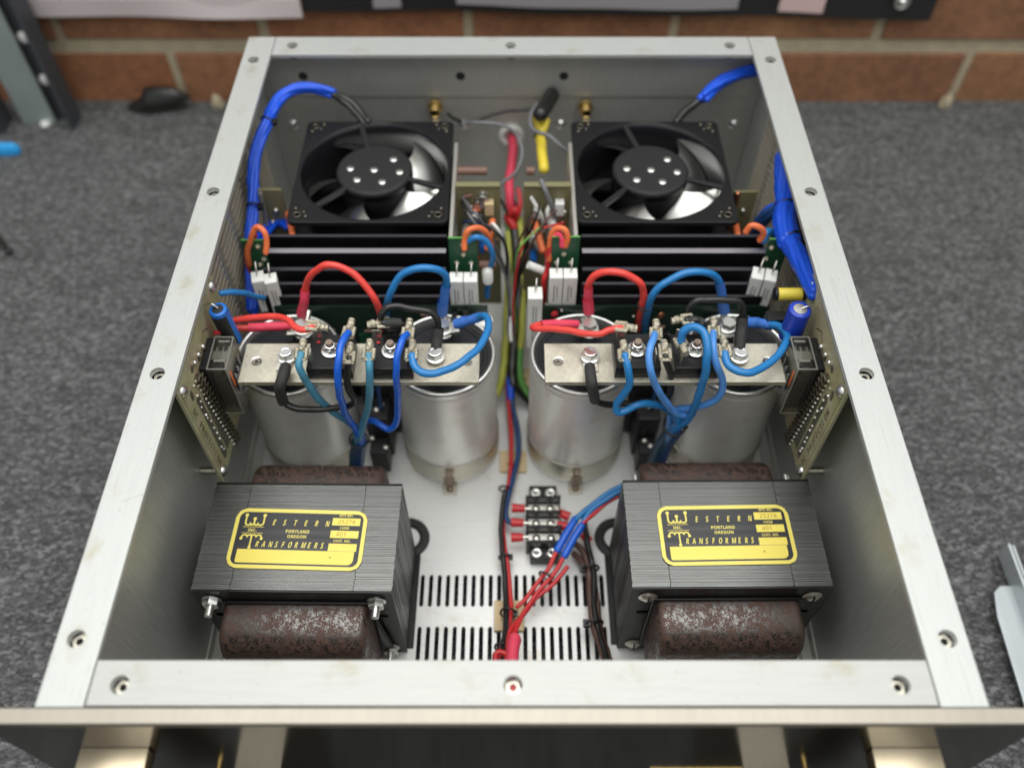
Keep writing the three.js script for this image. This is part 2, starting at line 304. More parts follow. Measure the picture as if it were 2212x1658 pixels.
// side panels with columns of louvre slots, cream filter behind
for (const s of [-1, 1]) {
  M('side_panel', [box(s * 213.3, s * 215.9, 17, 234.4, -536.5, -0.5)], m.wall, ch);
  for (const zc of [-471, -432, -393.5, -354, -315]) {
    const w = [];
    for (let y = 46; y < 210; y += 6.35) w.push(box(-1.9, 1.9, -0.4, 0.4, -15.5, 15.5, 0.3, 1).rotateZ(-s * 0.95).translate(s * 211.8, y, zc));
    const k = M('louvre_column', w, m.louvre, ch); k.userData.kind = 'stuff';
  }
  M('floor_flange', [box(s * 204, s * 213, 32.2, 34.2, -520, -3, 0.5), box(s * 211.2, s * 213.2, 34.2, 42, -520, -3, 0.5)], m.wallRear, ch);
}
M('rear_panel', [box(-213, 213, 17, 234.4, -537, -534)], m.wallRear, ch);
M('rear_strip', [box(-205, 205, 185, 234.3, -533.8, -531, 0.4)], m.wallRear, ch);
for (const x of [-177, -43.6, 44]) M('strip_screw', [lathe([[0, 0.9], [3, 0.7], [4, 0]], V(x, 205, -531), V(0, 0, 1), 16)], m.bakelite, ch);
for (const x of [-196, -43.5, 43.5, 199]) M('rear_screw', [lathe([[0, 3.4], [3, 2.8], [4.2, 0.4], [5.2, 0.4], [5.2, 0]], V(x, 154, -534), V(0, 0, 1), 16)], m.zinc, ch);
// floor with two rows of vent slots
{
  const holes = [];
  for (let i = -11; i <= 10; i++) { const x = 3.2 + i * 6.35; holes.push(stadium(x - 1.55, x + 1.55, -157, -132), stadium(x - 1.55, x + 1.55, -117, -91)); }
  for (const s of [-1, 1]) for (const z of [-75, -52]) holes.push(circle(s * 160, z, 2, 10));
  M('floor_plate', [slab(rect(-213, 213, -534, -0.6), 29.5, 32, holes)], m.floor, ch);
}
for (const s of [-1, 1]) M('rubber_grommet', [lathe([[9.5, 0], [9.8, 1.8], [11.5, 2.6], [16, 2.4], [17, 1.4], [17.2, 0]], V(s * 80.5, 32, -187), AX, 40)], m.rubber, ch);
for (const [x, z] of [[-180, -40], [180, -40], [-180, -500], [180, -500]]) M('foot', [lathe([[0, 0], [13, 0], [15, 2], [16, 29.4], [0, 29.4]], V(x, 0, z))], m.rubber, ch);
// front panel, trim strips, handles
const fp = M('front_panel', [box(-238, 238, 14, 238.6, 0.6, 7.6, 0.5)], m.panelEdge, ch);
M('panel_face', [box(-237.4, 237.4, 14.5, 236.6, 7.7, 8.3)], m.panelFace, fp);
for (const s of [-1, 1]) M('handle_bracket', [box(s * 122.5, s * 148, 20, 148, 8.5, 62, 1)], m.trim, ch);
M('meter_bezel', [box(72, 120, 156.4, 157.4, 8.5, 9.6), box(72, 73, 60, 156.4, 8.5, 9.6), box(119, 120, 60, 156.4, 8.5, 9.6)], m.brass, fp);
for (const s of [-1, 1]) {
  const o = [[8.5, 201], [30, 201], [36, 199], [40, 195], [42, 189], [42, 60], [34, 60], [34, 186], [31, 190], [8.5, 190]];
  M('handle', [toCreasedNormals(extrude(o.map(([z, y]) => [-z, y]), 33, [], 0.8), 0.5).rotateY(Math.PI / 2).translate(s > 0 ? 173.5 : -206.5, 0, 0)], m.handle, ch);
  M('handle_pin', [rod(V(s * 151, 163, 8.4), V(s * 151, 163, 14), 1.3)], m.brass, ch);
}

// ---------- fasteners ----------
function hexHead(o, dir, r, h) { return [aim(toCreasedNormals(new THREE.CylinderGeometry(r * 0.93, r, h * 0.22, 6), 0.3).translate(0, h * 0.89, 0), dir).translate(o.x, o.y, o.z), aim(toCreasedNormals(new THREE.CylinderGeometry(r, r, h * 0.78, 6), 0.3).translate(0, h * 0.39, 0), dir).translate(o.x, o.y, o.z)]; }
const washer = (o, dir, r, h = 1) => lathe([[0, 0], [r, 0], [r, h], [0, h]], o, dir, 24);

// ---------- transformers ----------
const labelTex = (code, number, seedN) => canvasTex(1024, 496, (c, W, H) => {
  c.fillStyle = '#2b2b2d'; c.fillRect(0, 0, W, H);
  const Y = '#e6d566';
  c.strokeStyle = Y; c.fillStyle = Y; c.lineWidth = 30; c.beginPath(); c.roundRect(15, 15, W - 30, H - 30, 70); c.stroke();
  const bold = (t, x, y, s, stretch = 1, italic = '') => { c.save(); c.translate(x, y); c.scale(stretch, 1); c.font = `${italic}bold ${s}px sans-serif`; c.fillText(t, 0, 0); c.restore(); };
  const spaced = (t, x, y, s, step, stretch) => [...t].forEach((l, i) => bold(l, x + i * step, y, s, stretch, 'italic '));
  c.lineCap = 'round'; c.lineJoin = 'round'; c.lineWidth = 13;
  // W mark: three prongs with balls joined by two cups
  c.beginPath(); c.moveTo(82, 62); c.lineTo(82, 122); c.quadraticCurveTo(84, 142, 106, 142); c.quadraticCurveTo(122, 142, 122, 126); c.moveTo(150, 92); c.lineTo(150, 122); c.moveTo(122, 126); c.quadraticCurveTo(124, 144, 136, 140); c.quadraticCurveTo(150, 138, 150, 122); c.quadraticCurveTo(150, 142, 168, 142); c.quadraticCurveTo(178, 140, 178, 126); c.quadraticCurveTo(180, 142, 198, 142); c.quadraticCurveTo(220, 142, 222, 122); c.lineTo(222, 62); c.stroke();
  for (const [x, y] of [[82, 58], [150, 88], [222, 58]]) { c.beginPath(); c.arc(x, y, 14, 0, 7); c.fill(); }
  c.lineWidth = 4; c.beginPath(); c.moveTo(70, 158); c.lineTo(232, 158); c.moveTo(70, 208); c.lineTo(232, 208); c.stroke();
  bold('INC.', 112, 196, 34);
  // T mark: looped bar on a stem
  c.lineWidth = 12; c.beginPath(); c.moveTo(74, 252); c.quadraticCurveTo(76, 224, 98, 224); c.quadraticCurveTo(116, 224, 118, 240); c.quadraticCurveTo(122, 224, 138, 224); c.quadraticCurveTo(150, 224, 152, 236); c.quadraticCurveTo(156, 224, 168, 224); c.quadraticCurveTo(184, 224, 188, 240); c.quadraticCurveTo(192, 224, 208, 224); c.quadraticCurveTo(228, 226, 230, 252); c.moveTo(152, 232); c.lineTo(152, 322); c.stroke();
  for (const [x, y] of [[74, 254], [230, 254], [152, 328]]) { c.beginPath(); c.arc(x, y, 12, 0, 7); c.fill(); }
  spaced('ESTERN', 290, 138, 66, 82, 0.62);
  bold('PORTLAND', 404, 200, 36); bold('OREGON', 424, 242, 36);
  spaced('RANSFORMERS', 192, 322, 66, 50, 0.62);
  bold('WTI NO.', 800, 52, 28); bold('CODE', 818, 158, 28); bold('CUST. NO.', 784, 266, 28);
  c.fillStyle = '#e9d661'; c.fillRect(754, 64, 216, 62); c.fillRect(754, 170, 216, 62); c.fillRect(754, 278, 216, 62);
  c.beginPath(); c.roundRect(66, 342, 892, 110, [4, 4, 44, 16]); c.fill();
  c.fillStyle = '#8d6b1c'; c.font = '46px monospace'; c.fillText(number, 796, 112); c.fillText(code, 796, 216);
  let q = seedN; const r = () => { q = (q * 16807) % 2147483647; return q / 2147483647; };
  for (let i = 0; i < 60; i++) { c.fillStyle = `rgba(${90 + 60 * r()},${60 + 40 * r()},20,${0.06 + 0.16 * r()})`; c.fillRect(70 + 890 * r(), 40 + 420 * r(), 4 + 50 * r() * r(), 1 + 3 * r()); }
  c.strokeStyle = 'rgba(90,60,20,0.7)'; c.lineWidth = 4; c.beginPath(); c.arc(780, 392, 6, 0, 7); c.stroke();
});
function transformer(label, o, ry, look) {
  const t = thing('power_transformer', label, 'transformer');
  const cuts = [-62, -38.2, 38.2, 62], lam = [];
  for (let i = 0; i < 96; i++) {
    const z0 = -37.2 + i * 0.775, dx = rr(-0.3, 0.3) * (i % 5 ? 0.6 : 1.4), dy = rr(-0.2, 0.12) * (i % 7 ? 0.7 : 1.6), odd = i % 2;
    for (let k = 0; k < 3; k++) lam.push(box(cuts[k] + dx + (k === 0 ? 0 : odd ? 0.34 : 0.04), cuts[k + 1] + dx - (k === 2 ? 0 : odd ? 0.34 : 0.04), 0.4, 102.6 + dy + (k - 1) * odd * 0.12, z0, z0 + rr(0.6, 0.76)));
  }
  M('lamination_stack', lam, m.lamination, t);
  const plate = extrude(rect(-62, 62, 0, 103), 1, [stadium(0, 5, 0, 9).map(([a, b]) => [51.5 - 4.5 + b, 64 + a]), stadium(0, 5, 0, 9).map(([a, b]) => [-51.5 - 4.5 + b, 64 + a])]);
  for (const s of [1, -1]) {
    const bell = (s > 0) ? 'front' : 'rear';
    const z = (d) => s * (38.3 + d);
    const prof = [[-4, 14]], cr = 17;   // outline in depth, height: round outer corners
    for (let i = 0; i <= 8; i++) { const a = -Math.PI / 2 + i * Math.PI / 16; prof.push([31 - cr + cr * Math.cos(a), 14 + cr + cr * Math.sin(a)]); }
    for (let i = 0; i <= 8; i++) { const a = i * Math.PI / 16; prof.push([31 - cr + cr * Math.cos(a), 87 - cr + cr * Math.sin(a)]); }
    prof.push([-4, 87]);
    const sh = new THREE.Shape(prof.map(([d, y]) => new THREE.Vector2(d, y)));
    const bg = toCreasedNormals(new THREE.ExtrudeGeometry(sh, { depth: 80, bevelEnabled: true, bevelThickness: 6, bevelSize: 6, bevelOffset: -6, bevelSegments: 5 }), 0.9).translate(0, 0, -40).rotateY(s > 0 ? -Math.PI / 2 : Math.PI / 2).translate(0, 0, s * 38.3);
    const b = M('end_bell', [bg], m.bell, t);
    M('bell_flange', [plate.clone().translate(0, 0, s > 0 ? 37.6 : -38.6), box(-48.5, 48.5, 11, 90, z(0.3), z(2.2), 1), ...(s > 0 ? [aim(new THREE.ConeGeometry(7, 66, 4).scale(1, 1, 0.35), V(0, 1, 0)).translate(48, 46, 41)] : [])], m.corePlate, b);
  }
  for (const sx of [-1, 1]) for (const y of [92, 11]) {
    const p = V(sx * 51.5, y, 38.7), q = V(sx * 51.5, y, -38.8), fwd = V(0, 0, 1), back = V(0, 0, -1);
    if (look === 'hex') {
      M('bolt', [washer(p, fwd, 6, 0.9), ...hexHead(V(p.x, p.y, p.z + 0.9), fwd, 5.4, 4.2), rod(p, V(p.x, p.y, p.z + 11.5), 2.4), ...[6, 7, 8, 9, 10, 11].map((d) => ring(V(p.x, p.y, p.z + d), 2.3, 0.35, fwd, 14))], m.zinc, t);
      M('bolt', [lathe([[0, 3], [3.4, 2.4], [4.8, 0]], q, back, 16)], m.zinc, t);
    } else {
      M('bolt', [washer(p, fwd, 6, 0.8), lathe([[0, 3.4], [2.4, 3.1], [4.2, 2.0], [5.0, 0.8], [5.0, 0.8]], p, fwd, 24)], m.tin, t);
      M('bolt_slot', [box(p.x - 0.5, p.x + 0.5, p.y - 4, p.y + 4, p.z + 2.6, p.z + 3.6)], m.dark, t);
      M('bolt', [...hexHead(q, back, 5.2, 4), rod(q, V(q.x, q.y, q.z - 9), 2.3)], m.zinc, t);
    }
  }
  for (const sx of [-1, 1]) M('mounting_foot', [box(sx * 40, sx * 66, 0, 1.6, -36, 36, 0.5)], m.corePlate, t);
  t.position.copy(o).multiplyScalar(0.001); t.rotation.y = ry;
  return t;
}
function addLabel(t, cx, cz, ry, tex) {
  const g = new THREE.PlaneGeometry(85.5, 42, 60, 30), p = g.attributes.position;
  for (let i = 0; i < p.count; i++) p.setZ(i, 0.16 * (vnoise(0.3, (p.getY(i) + 30) / 80, 4, 38, 5) - 0.5) + 0.10 * (vnoise((p.getX(i) + 50) / 120, (p.getY(i) + 50) / 120, 6, 50, 9) - 0.5));
  // rounded corners: pull the outer vertices inside the corner radius
  const R = 7, a = 42.75 - R, b = 21 - R;
  for (let i = 0; i < p.count; i++) { const x = p.getX(i), y = p.getY(i), ex = Math.max(0, Math.abs(x) - a), ey = Math.max(0, Math.abs(y) - b), e = Math.hypot(ex, ey); if (e > R) { p.setX(i, Math.sign(x) * (a + ex * R / e)); p.setY(i, Math.sign(y) * (b + ey * R / e)); } }
  g.rotateX(-Math.PI / 2); g.computeVertexNormals(); g.rotateY(ry).translate(cx, 103.25, cz);
  const l = M('rating_label', [g], mat({ map: tex, roughness: 0.38 }), t, true);
  // keep the sheet's own uv
  return l;
}
const txA = transformer('power transformer with hex nuts on its front bolts and a slightly tilted yellow label', V(-135.6, 32, -137.5), -0.010, 'hex');
home.set(txA, V(0, 0, 0));
addLabel(txA, -1.2, 2.6, -0.02, labelTex('401', '2527A', 77));
const txB = transformer('power transformer with slotted screw heads, beside the terminal strip wires', V(136.3, 32, -140), 0.006, 'slot');
addLabel(txB, 1.0, 2.0, 0.012, labelTex('401', '2527A', 991));

// ---------- big filter capacitors ----------
const CAPS = [[-160.5, -272.8], [-49.3, -272.8], [50.6, -273.4], [161.9, -273.4]];
const capLabel = ['tall silver filter capacitor under the heavy red lead, next to the blue radial capacitor', 'tall silver filter capacitor with two blue leads, facing the central cable run', 'tall silver filter capacitor with the red loop leaning out over the central cable run', 'tall silver filter capacitor with blue leads, next to the relay beside the case wall'];
{
  const t = thing('filter_capacitor', capLabel[0], 'capacitor', V(0, 0, 0), undefined);
  const c = M('can', [lathe([[0, 0.3], [36.8, 0.3], [37.6, 1.4], [37.6, 112], [36.9, 113], [36.9, 114.4], [37.7, 115.4], [37.7, 118.6]], V(0, 0, 0), AX, 72)], m.can, t);
  M('rolled_rim', [lathe([[37.7, 118.6], [37.5, 120.2], [36.6, 121.2], [35.4, 121.2], [34.6, 120.3], [34.3, 118.8], [33.4, 118.4], [33.2, 116.5]], V(0, 0, 0), AX, 72)], m.canRim, c);
  const d = M('top_disc', [lathe([[0, 117.4], [24, 117.4], [24.6, 117.0], [25.4, 117.0], [26, 117.6], [27.4, 117.6], [27.8, 116.7], [28.8, 116.7], [29.2, 118.2], [30.8, 118.2], [31.2, 116.9], [33.3, 116.9]], V(0, 0, 0), AX, 64)], m.bakelite, t);
  M('rubber_seal', [ring(V(0, 117.2, 0), 32.4, 0.9, AX, 64)], m.rubber, d);
  M('clamp_ring', [lathe([[37.9, 6], [38.7, 6], [38.7, 26], [37.9, 26]], V(0, 0, 0), AX, 64), box(-5.5, 5.5, 0.2, 2, 38, 48, 0.6)], m.clamp, t);
  M('clamp_screw', [box(-2.2, 2.2, 8, 24, 38.6, 44, 0.8), rod(V(-4.5, 16, 43), V(4.5, 16, 43), 1.8), ball(V(0, 3, 44), 3, 10)], m.oldSteel, t);
  const spots = [[10, -14], [0, -14], [5, -14], [-7, -15]];
  CAPS.forEach(([x, z], i) => {
    const o = V(x, 32, z), k = i ? copyOf(t, o, capLabel[i]) : t;
    k.position.copy(o).multiplyScalar(0.001); k.rotation.y = [0, 0.0, 0, 0][i];
  });
  M('pen_mark', [tube([V(36.2, 78, 11.6), V(36.9, 72, 9.5), V(35.9, 68, 12.5), V(37.1, 62, 8)], 0.45)], m.dark, scene.children.find((k) => k.name === 'filter_capacitor_001'));
  const parts = scene.children.filter((k) => k.name.startsWith('filter_capacitor'));
  parts.forEach((k, i) => {
    const [sx, sz] = spots[i];
    home.set(k, V(0, 0, 0));
    for (const [px, pz] of [[sx, sz], [sx * 0.6, 25]]) {
      const post = M('terminal_post', [lathe([[0, 117.2], [10, 117.2], [10, 118.6], [8.2, 119.2], [8.2, 121], [6.8, 121.6], [6.8, 128], [0, 128]], V(px, 0, pz), AX, 28)], m.bakelite, k);
      if (pz < 0) M('terminal_bolt', [washer(V(px, 128, pz), AX, 7, 1), washer(V(px, 131.6, pz), AX, 6.4, 1), ...hexHead(V(px, 132.6, pz), AX, 5.3, 4.4), rod(V(px, 128, pz), V(px, 133, pz), 2.8)], m.zinc, post);
      else M('spacer', [rod(V(px, 128, pz), V(px, 154, pz), 4.4)], m.zinc, post);
    }
  });
}
const termTop = (i) => V(CAPS[i][0] + [10, 0, 5, -7][i], 161.8, CAPS[i][1] + [-14, -14, -14, -15][i]);

// ---------- rectifier plates ----------
const plateLabel = ['bare aluminium plate carrying two rectifiers across the capacitors behind the hex bolted transformer', 'bare aluminium plate carrying two rectifiers across the capacitors behind the slotted screw transformer'];
[[-177.6, -21.4, [-168.2, -29.5], [-148, -50.4]], [21.4, 177.6, [30.5, 168.5], [51.2, 149.4]]].forEach(([x0, x1, hs, bs], i) => {
  const t = thing('mounting_plate', plateLabel[i], 'metal plate', V((x0 + x1) / 2, 186, -235));
  M('plate', [slab(rect(x0, x1, -251.6, -219.3), 186, 190, hs.map((x) => circle(x, -236.2, 2, 18)), 0.4)], m.plate, t);
  for (const x of hs) M('screw_hole', [lathe([[1.95, 0], [1.95, 3.8], [3.6, 4.06], [3.7, 4.06]], V(x, 186, -236.2), AX, 20)], m.tin, t);
  for (const x of bs) { const b = M('bolt', [...hexHead(V(x, 193.4, -238.3), AX, 5.2, 4.2), lathe([[3.9, 4.21], [3.2, 4.4], [2.5, 4.21]], V(x, 193.4, -238.3), AX, 20)], m.chrome, t); M('washer', [washer(V(x, 192.3, -238.3), AX, 6.2, 1)], m.zinc, b); }
});
const DIES = [[-117.3, -236.3, '6432'], [-78.2, -236, '6432'], [81, -237, '6432'], [119, -236.6, '6432']];
const dieLabel = ['black square bridge rectifier with the red lead, on the plate by the hex bolted transformer', 'black square bridge rectifier under a curled black lead, behind the hex bolted transformer', 'black square bridge rectifier fed by a straight red lead from the central side', 'black square bridge rectifier under the tight inverted U of blue wire'];
const dieText = (s) => canvasTex(256, 80, (c, W, H) => { c.fillStyle = '#101112'; c.fillRect(0, 0, W, H); c.fillStyle = '#3e4043'; c.font = 'bold 30px sans-serif'; c.fillText('AC', 34, 38); c.fillText('–', 190, 38); c.font = '24px sans-serif'; c.fillText(s, 92, 64); });
const mDie = phys({ map: dieText('6432'), roughness: 0.35 });
const dieProto = thing('bridge_rectifier', dieLabel[0], 'rectifier', V(0, 0, 0), undefined);
{
  M('body', [slab([[-14.6, 14.4], [14.6, 14.4], [14.6, -11], [11, -14.4], [-14.6, -14.4]], 0, 11, [], 0.9)], m.blackPlastic, dieProto);
  const tx = new THREE.PlaneGeometry(24, 7.5).translate(-1, 5.4, 14.47);
  M('side_print', [tx], mDie, dieProto, true);
  M('red_dot', [lathe([[0, 0.2], [1.1, 0.15], [1.2, 0]], V(-9, 11, -7), AX, 12)], m.redBead, dieProto);
  const hw = M('lock_nut', [washer(V(0, 11, 0), AX, 6.2, 0.9), ...hexHead(V(0, 11.9, 0), AX, 4.8, 3.4), lathe([[3.9, 0], [3.9, 1.6], [3.3, 2.1], [2.6, 2.1]], V(0, 15, 0), AX, 20)], m.chrome, dieProto);
  M('stud', [rod(V(0, 11, 0), V(0, 19.6, 0), 2.3), ...[17.4, 18.1, 18.8].map((y) => ring(V(0, y, 0), 2.25, 0.28, AX, 16))], m.oldSteel, hw);
  for (const [x, z, r] of [[-9.5, -10, 0], [10.5, -8.5, 1.57], [-11, 8.2, 1.57], [10.5, 8.2, 1.57]]) M('terminal_tab', [box(-3, 3, 9, 20, -0.4, 0.4, 0.2).rotateY(r).translate(x, 0, z)], m.tin, dieProto);
  DIES.forEach(([x, z], i) => { const o = V(x, 190.1, z), k = i ? copyOf(dieProto, o, dieLabel[i]) : dieProto; k.position.copy(o).multiplyScalar(0.001); });
}

// ---------- wires ----------
// spade crimp lying along dir at p
function crimpAt(p, dir, parent, flip = 0) {
  const g = [box(-3.5, 3.5, -0.9, 0.5, -1, 7.5, 0.4), rod(V(-3.1, 0.6, -1), V(-3.1, 0.6, 6.5), 1.35, 10), rod(V(3.1, 0.6, -1), V(3.1, 0.6, 6.5), 1.35, 10), rod(V(0, 0.2, -7.5), V(0, 0.2, -0.5), 2.5, 10, 2.1), ball(V(0.3, 0.9, -4), 2.7, 8).scale(1, 1, 1), ball(V(-0.6, 1.3, -1), 2.0, 8)];
  // local -z faces the wire
  const q = new THREE.Quaternion().setFromRotationMatrix(new THREE.Matrix4().lookAt(dir.clone().negate(), V(0, 0, 0), flip ? V(0, 0, 1) : V(0, 1, 0)));
  const all = mergeGeometries(g.map(flat)); all.applyQuaternion(q.clone()); all.translate(p.x, p.y, p.z);
  return M('spade_crimp', [all], m.solder, parent);
}
// ring lug round a bolt at c, tongue towards dir
function lugAt(c, dir, parent, r = 5.6) {
  const d = dir.clone().setY(0).normalize(), e = c.clone().addScaledVector(d, 10.5), a = Math.atan2(d.x, d.z), up = dir.clone().normalize();
  const b = e.clone().addScaledVector(up, 6);
  return M('ring_lug', [washer(c, AX, r, 1.2), box(-r * 0.86, r * 0.86, 0, 1.2, 0, 11, 0.3).rotateY(a).translate(c.x, c.y, c.z), rod(c.clone().addScaledVector(d, 8).setY(c.y + 0.8), b, 2.6, 12)], m.tin, parent);
}
function wire(name, label, category, w, group) {
  const main = path(w.p), t = thing(name, label, category, main[0], group);
  M('insulation', [tube(main, w.r ?? 2.3)], w.m, t);
  for (const s of w.sleeves ?? []) M('heat_shrink', [tube(path(s.p), s.r ?? 3.2, false, false), ...(s.open ? [] : [])], s.m, t);
  for (const k of w.more ?? []) M(k.n ?? 'insulation', [tube(path(k.p), k.r ?? 2.3)], k.m ?? w.m, t);
  for (const [p, d, f] of w.crimps ?? []) crimpAt(p.isVector3 ? p : at(...p), d, t, f);
  for (const [c, d, r] of w.lugs ?? []) lugAt(c, d, t, r);
  for (const k of w.ties ?? []) { const a = at(...k.a), b = at(...k.b); M('cable_tie', [ring(a.clone().lerp(b, 0.5), k.r ?? 4, 0.8, b.clone().sub(a)), box(-1.6, 1.6, -1.4, 1.4, -2, 2).translate(...a.clone().lerp(b, 0.5).add(V(k.r ?? 4, 0, 0)).toArray())], m.tie, t); }
  return t;
}
const Y = 0;
// --- channel by the hex bolted transformer
const up = V(0, 1, 0);
wire('red_lead', 'thick red lead arching from the first filter capacitor behind the twin rectifiers', 'wire', {
  m: m.red, r: 2.5, p: [[657, 650, 182], [660, 622, 192], [668, 600, 203], [690, 578, 214], [716, 572, 218], [750, 583, 214], [785, 611, 206], [808, 645, 196], [820, 672, 182], [826, 700, 150], [826, 720, 120]],
  sleeves: [{ m: m.pink, r: 3.3, p: [[651, 679, 166], [654, 664, 175], [657, 645, 184], [659, 626, 191]] }, { m: m.pink, r: 3.9, p: [[651, 679, 166], [653, 668, 172]] }], lugs: [[termTop(0).setY(161), V(0.12, 0.42, -0.8)]],
});
wire('red_lead', 'red lead folded back on itself from the capacitor bolt to a rectifier corner', 'wire', {
  m: m.red, r: 2.3, p: [[620, 703, 178], [560, 707, 183], [510, 708, 187], [491, 705, 190], [497, 696, 194], [541, 687, 199], [585, 684, 203], [612, 686, 206], [630, 699, 209], [645, 712, 210], [658, 712, 211], [674, 708, 212]],
  sleeves: [{ m: m.pink, r: 3.1, p: [[626, 703, 177], [600, 704, 180], [568, 706, 182], [535, 707.5, 185]] }], lugs: [[termTop(0).setY(162.4), V(-1, 0.75, 0.1)]], crimps: [[[684, 705, 212], V(1, -0.1, 0.1)]],
});
wire('black_lead', 'black lead sagging below the plate edge from its bolt to the first rectifier', 'wire', {
  m: m.black, r: 2.3, p: [[608, 850, 172], [618, 872, 166], [642, 882, 163], [687, 884, 163], [733, 880, 164], [760, 873, 168], [765, 860, 176], [752, 840, 188], [750, 802, 200], [754, 774, 211]],
  sleeves: [{ m: m.shrink, r: 3.7, p: [[617, 790, 195.5], [613, 806, 197], [607, 824, 196], [604, 842, 188], [611, 866, 170]] }], lugs: [[V(-148, 190.4, -238.3), V(-0.15, 0.1, 1)]], crimps: [[[754, 764, 212], V(0, 0.1, -1)]],
});
wire('blue_lead', 'faded teal lead from the front corner of the first rectifier down to the bundle', 'wire', {
  m: m.teal, r: 2.5, p: [[650, 766, 212], [645, 778, 211], [650, 802, 204], [666, 831, 190], [695, 869, 168], [727, 895, 150], [759, 916, 134], [769, 934, 122], [772, 955, -228, 'z'], [768, 985, -232, 'z']], crimps: [[[652, 757, 212], V(0, 0.1, -1)]],
});
wire('blue_lead', 'bright cobalt blue lead hanging across the first rectifier face into the bundle', 'wire', {
  m: m.cobalt, r: 2.4, p: [[752, 719, 216], [741, 734, 219], [731, 775, 216], [730, 828, 200], [738, 868, 176], [749, 900, 152], [765, 922, 134], [774, 940, 122], [777, 960, -226, 'z'], [774, 985, -229, 'z']], crimps: [[[755, 711, 213], V(0.1, 0.05, -1)]],
});
wire('blue_lead', 'faded teal lead dropping straight between the two rectifiers by the hex bolted transformer', 'wire', {
  m: m.teal, r: 2.5, p: [[797, 768, 211], [799, 790, 208], [799, 828, 194], [794, 882, 160], [783, 919, 134], [775, 943, 120], [766, 965, -230, 'z'], [760, 988, -232, 'z']], crimps: [[[797, 757, 212], V(0, 0.1, -1)]],
});
wire('blue_lead', 'bright blue lead looping off the second rectifier back to the bundle, nearest the central cables', 'wire', {
  m: m.cobalt, r: 2.3, p: [[879, 722, 216], [868, 736, 219], [859, 765, 216], [856, 802, 206], [859, 842, 186], [859, 888, 158], [853, 916, 142], [843, 927, 136], [829, 923, 136], [814, 911, 138], [799, 907, 136], [786, 916, 128], [781, 940, 116], [784, 962, -228, 'z'], [779, 988, -230, 'z']], crimps: [[[882, 712, 213], V(0.05, 0.1, -1)]],
  ties: [{ a: [775, 946, -228, 'z'], b: [774, 952, -229, 'z'], r: 6.5 }],
});
wire('black_lead', 'black lead curling from the plate bolt over and under to the second rectifier', 'wire', {
  m: m.black, r: 2.3, p: [[946, 712, 204], [944, 690, 211], [930, 675, 216], [895, 667, 219], [857, 662, 221], [834, 666, 221], [824, 678, 218], [826, 698, 209], [842, 712, 204], [862, 711, 206], [872, 703, 211], [864, 697, 214], [845, 696, 215], [830, 697, 215]],
  sleeves: [{ m: m.shrink, r: 3.7, p: [[942, 752, 195.5], [945, 728, 200], [947, 708, 205]] }, { m: m.shrink, r: 3.0, p: [[866, 697, 214], [850, 696, 215], [832, 697, 215]] }], lugs: [[V(-50.4, 190.4, -238.3), V(0.1, 0.35, -1)]], crimps: [[[819, 699, 213], V(-1, -0.05, 0.1)]],
});
wire('blue_lead', 'blue lead swinging in a wide loop over the plate end, next to the central cables', 'wire', {
  m: m.blue, r: 2.5, p: [[1035, 684, 190], [1049, 684, 196], [1056, 700, 200], [1049, 727, 203], [1030, 754, 205], [1005, 777, 206], [970, 796, 207], [935, 806, 208], [910, 804, 209], [897, 795, 210], [892, 780, 211], [890, 768, 212]],
  sleeves: [{ m: m.shrinkBlue, r: 3.3, p: [[985, 700, 178], [1005, 694, 182], [1041, 683, 190]] }, { m: m.shrinkBlue, r: 3.8, p: [[984, 700, 178], [1010, 692, 183]] }], lugs: [[termTop(1).setY(162.4), V(1, 0.5, -0.2)]], crimps: [[[889, 758, 212], V(0, 0.1, -1)]],
});
wire('blue_lead', 'thick blue lead arching over the curled black lead from its capacitor bolt', 'wire', {
  m: m.blue, r: 2.6, p: [[959, 640, 184], [965, 612, 196], [961, 593, 205], [948, 583, 211], [928, 579, 214], [898, 580, 214], [871, 590, 210], [853, 611, 203], [841, 638, 193], [836, 660, 180], [834, 690, 150], [833, 715, 120]],
  sleeves: [{ m: m.shrinkBlue, r: 3.4, p: [[955, 676, 167], [957, 660, 175], [960, 638, 185], [964, 615, 195]] }, { m: m.shrinkBlue, r: 4.0, p: [[955, 677, 167], [957, 650, 180]] }], lugs: [[termTop(1).setY(161), V(0.0, 0.45, -0.8)]],
});
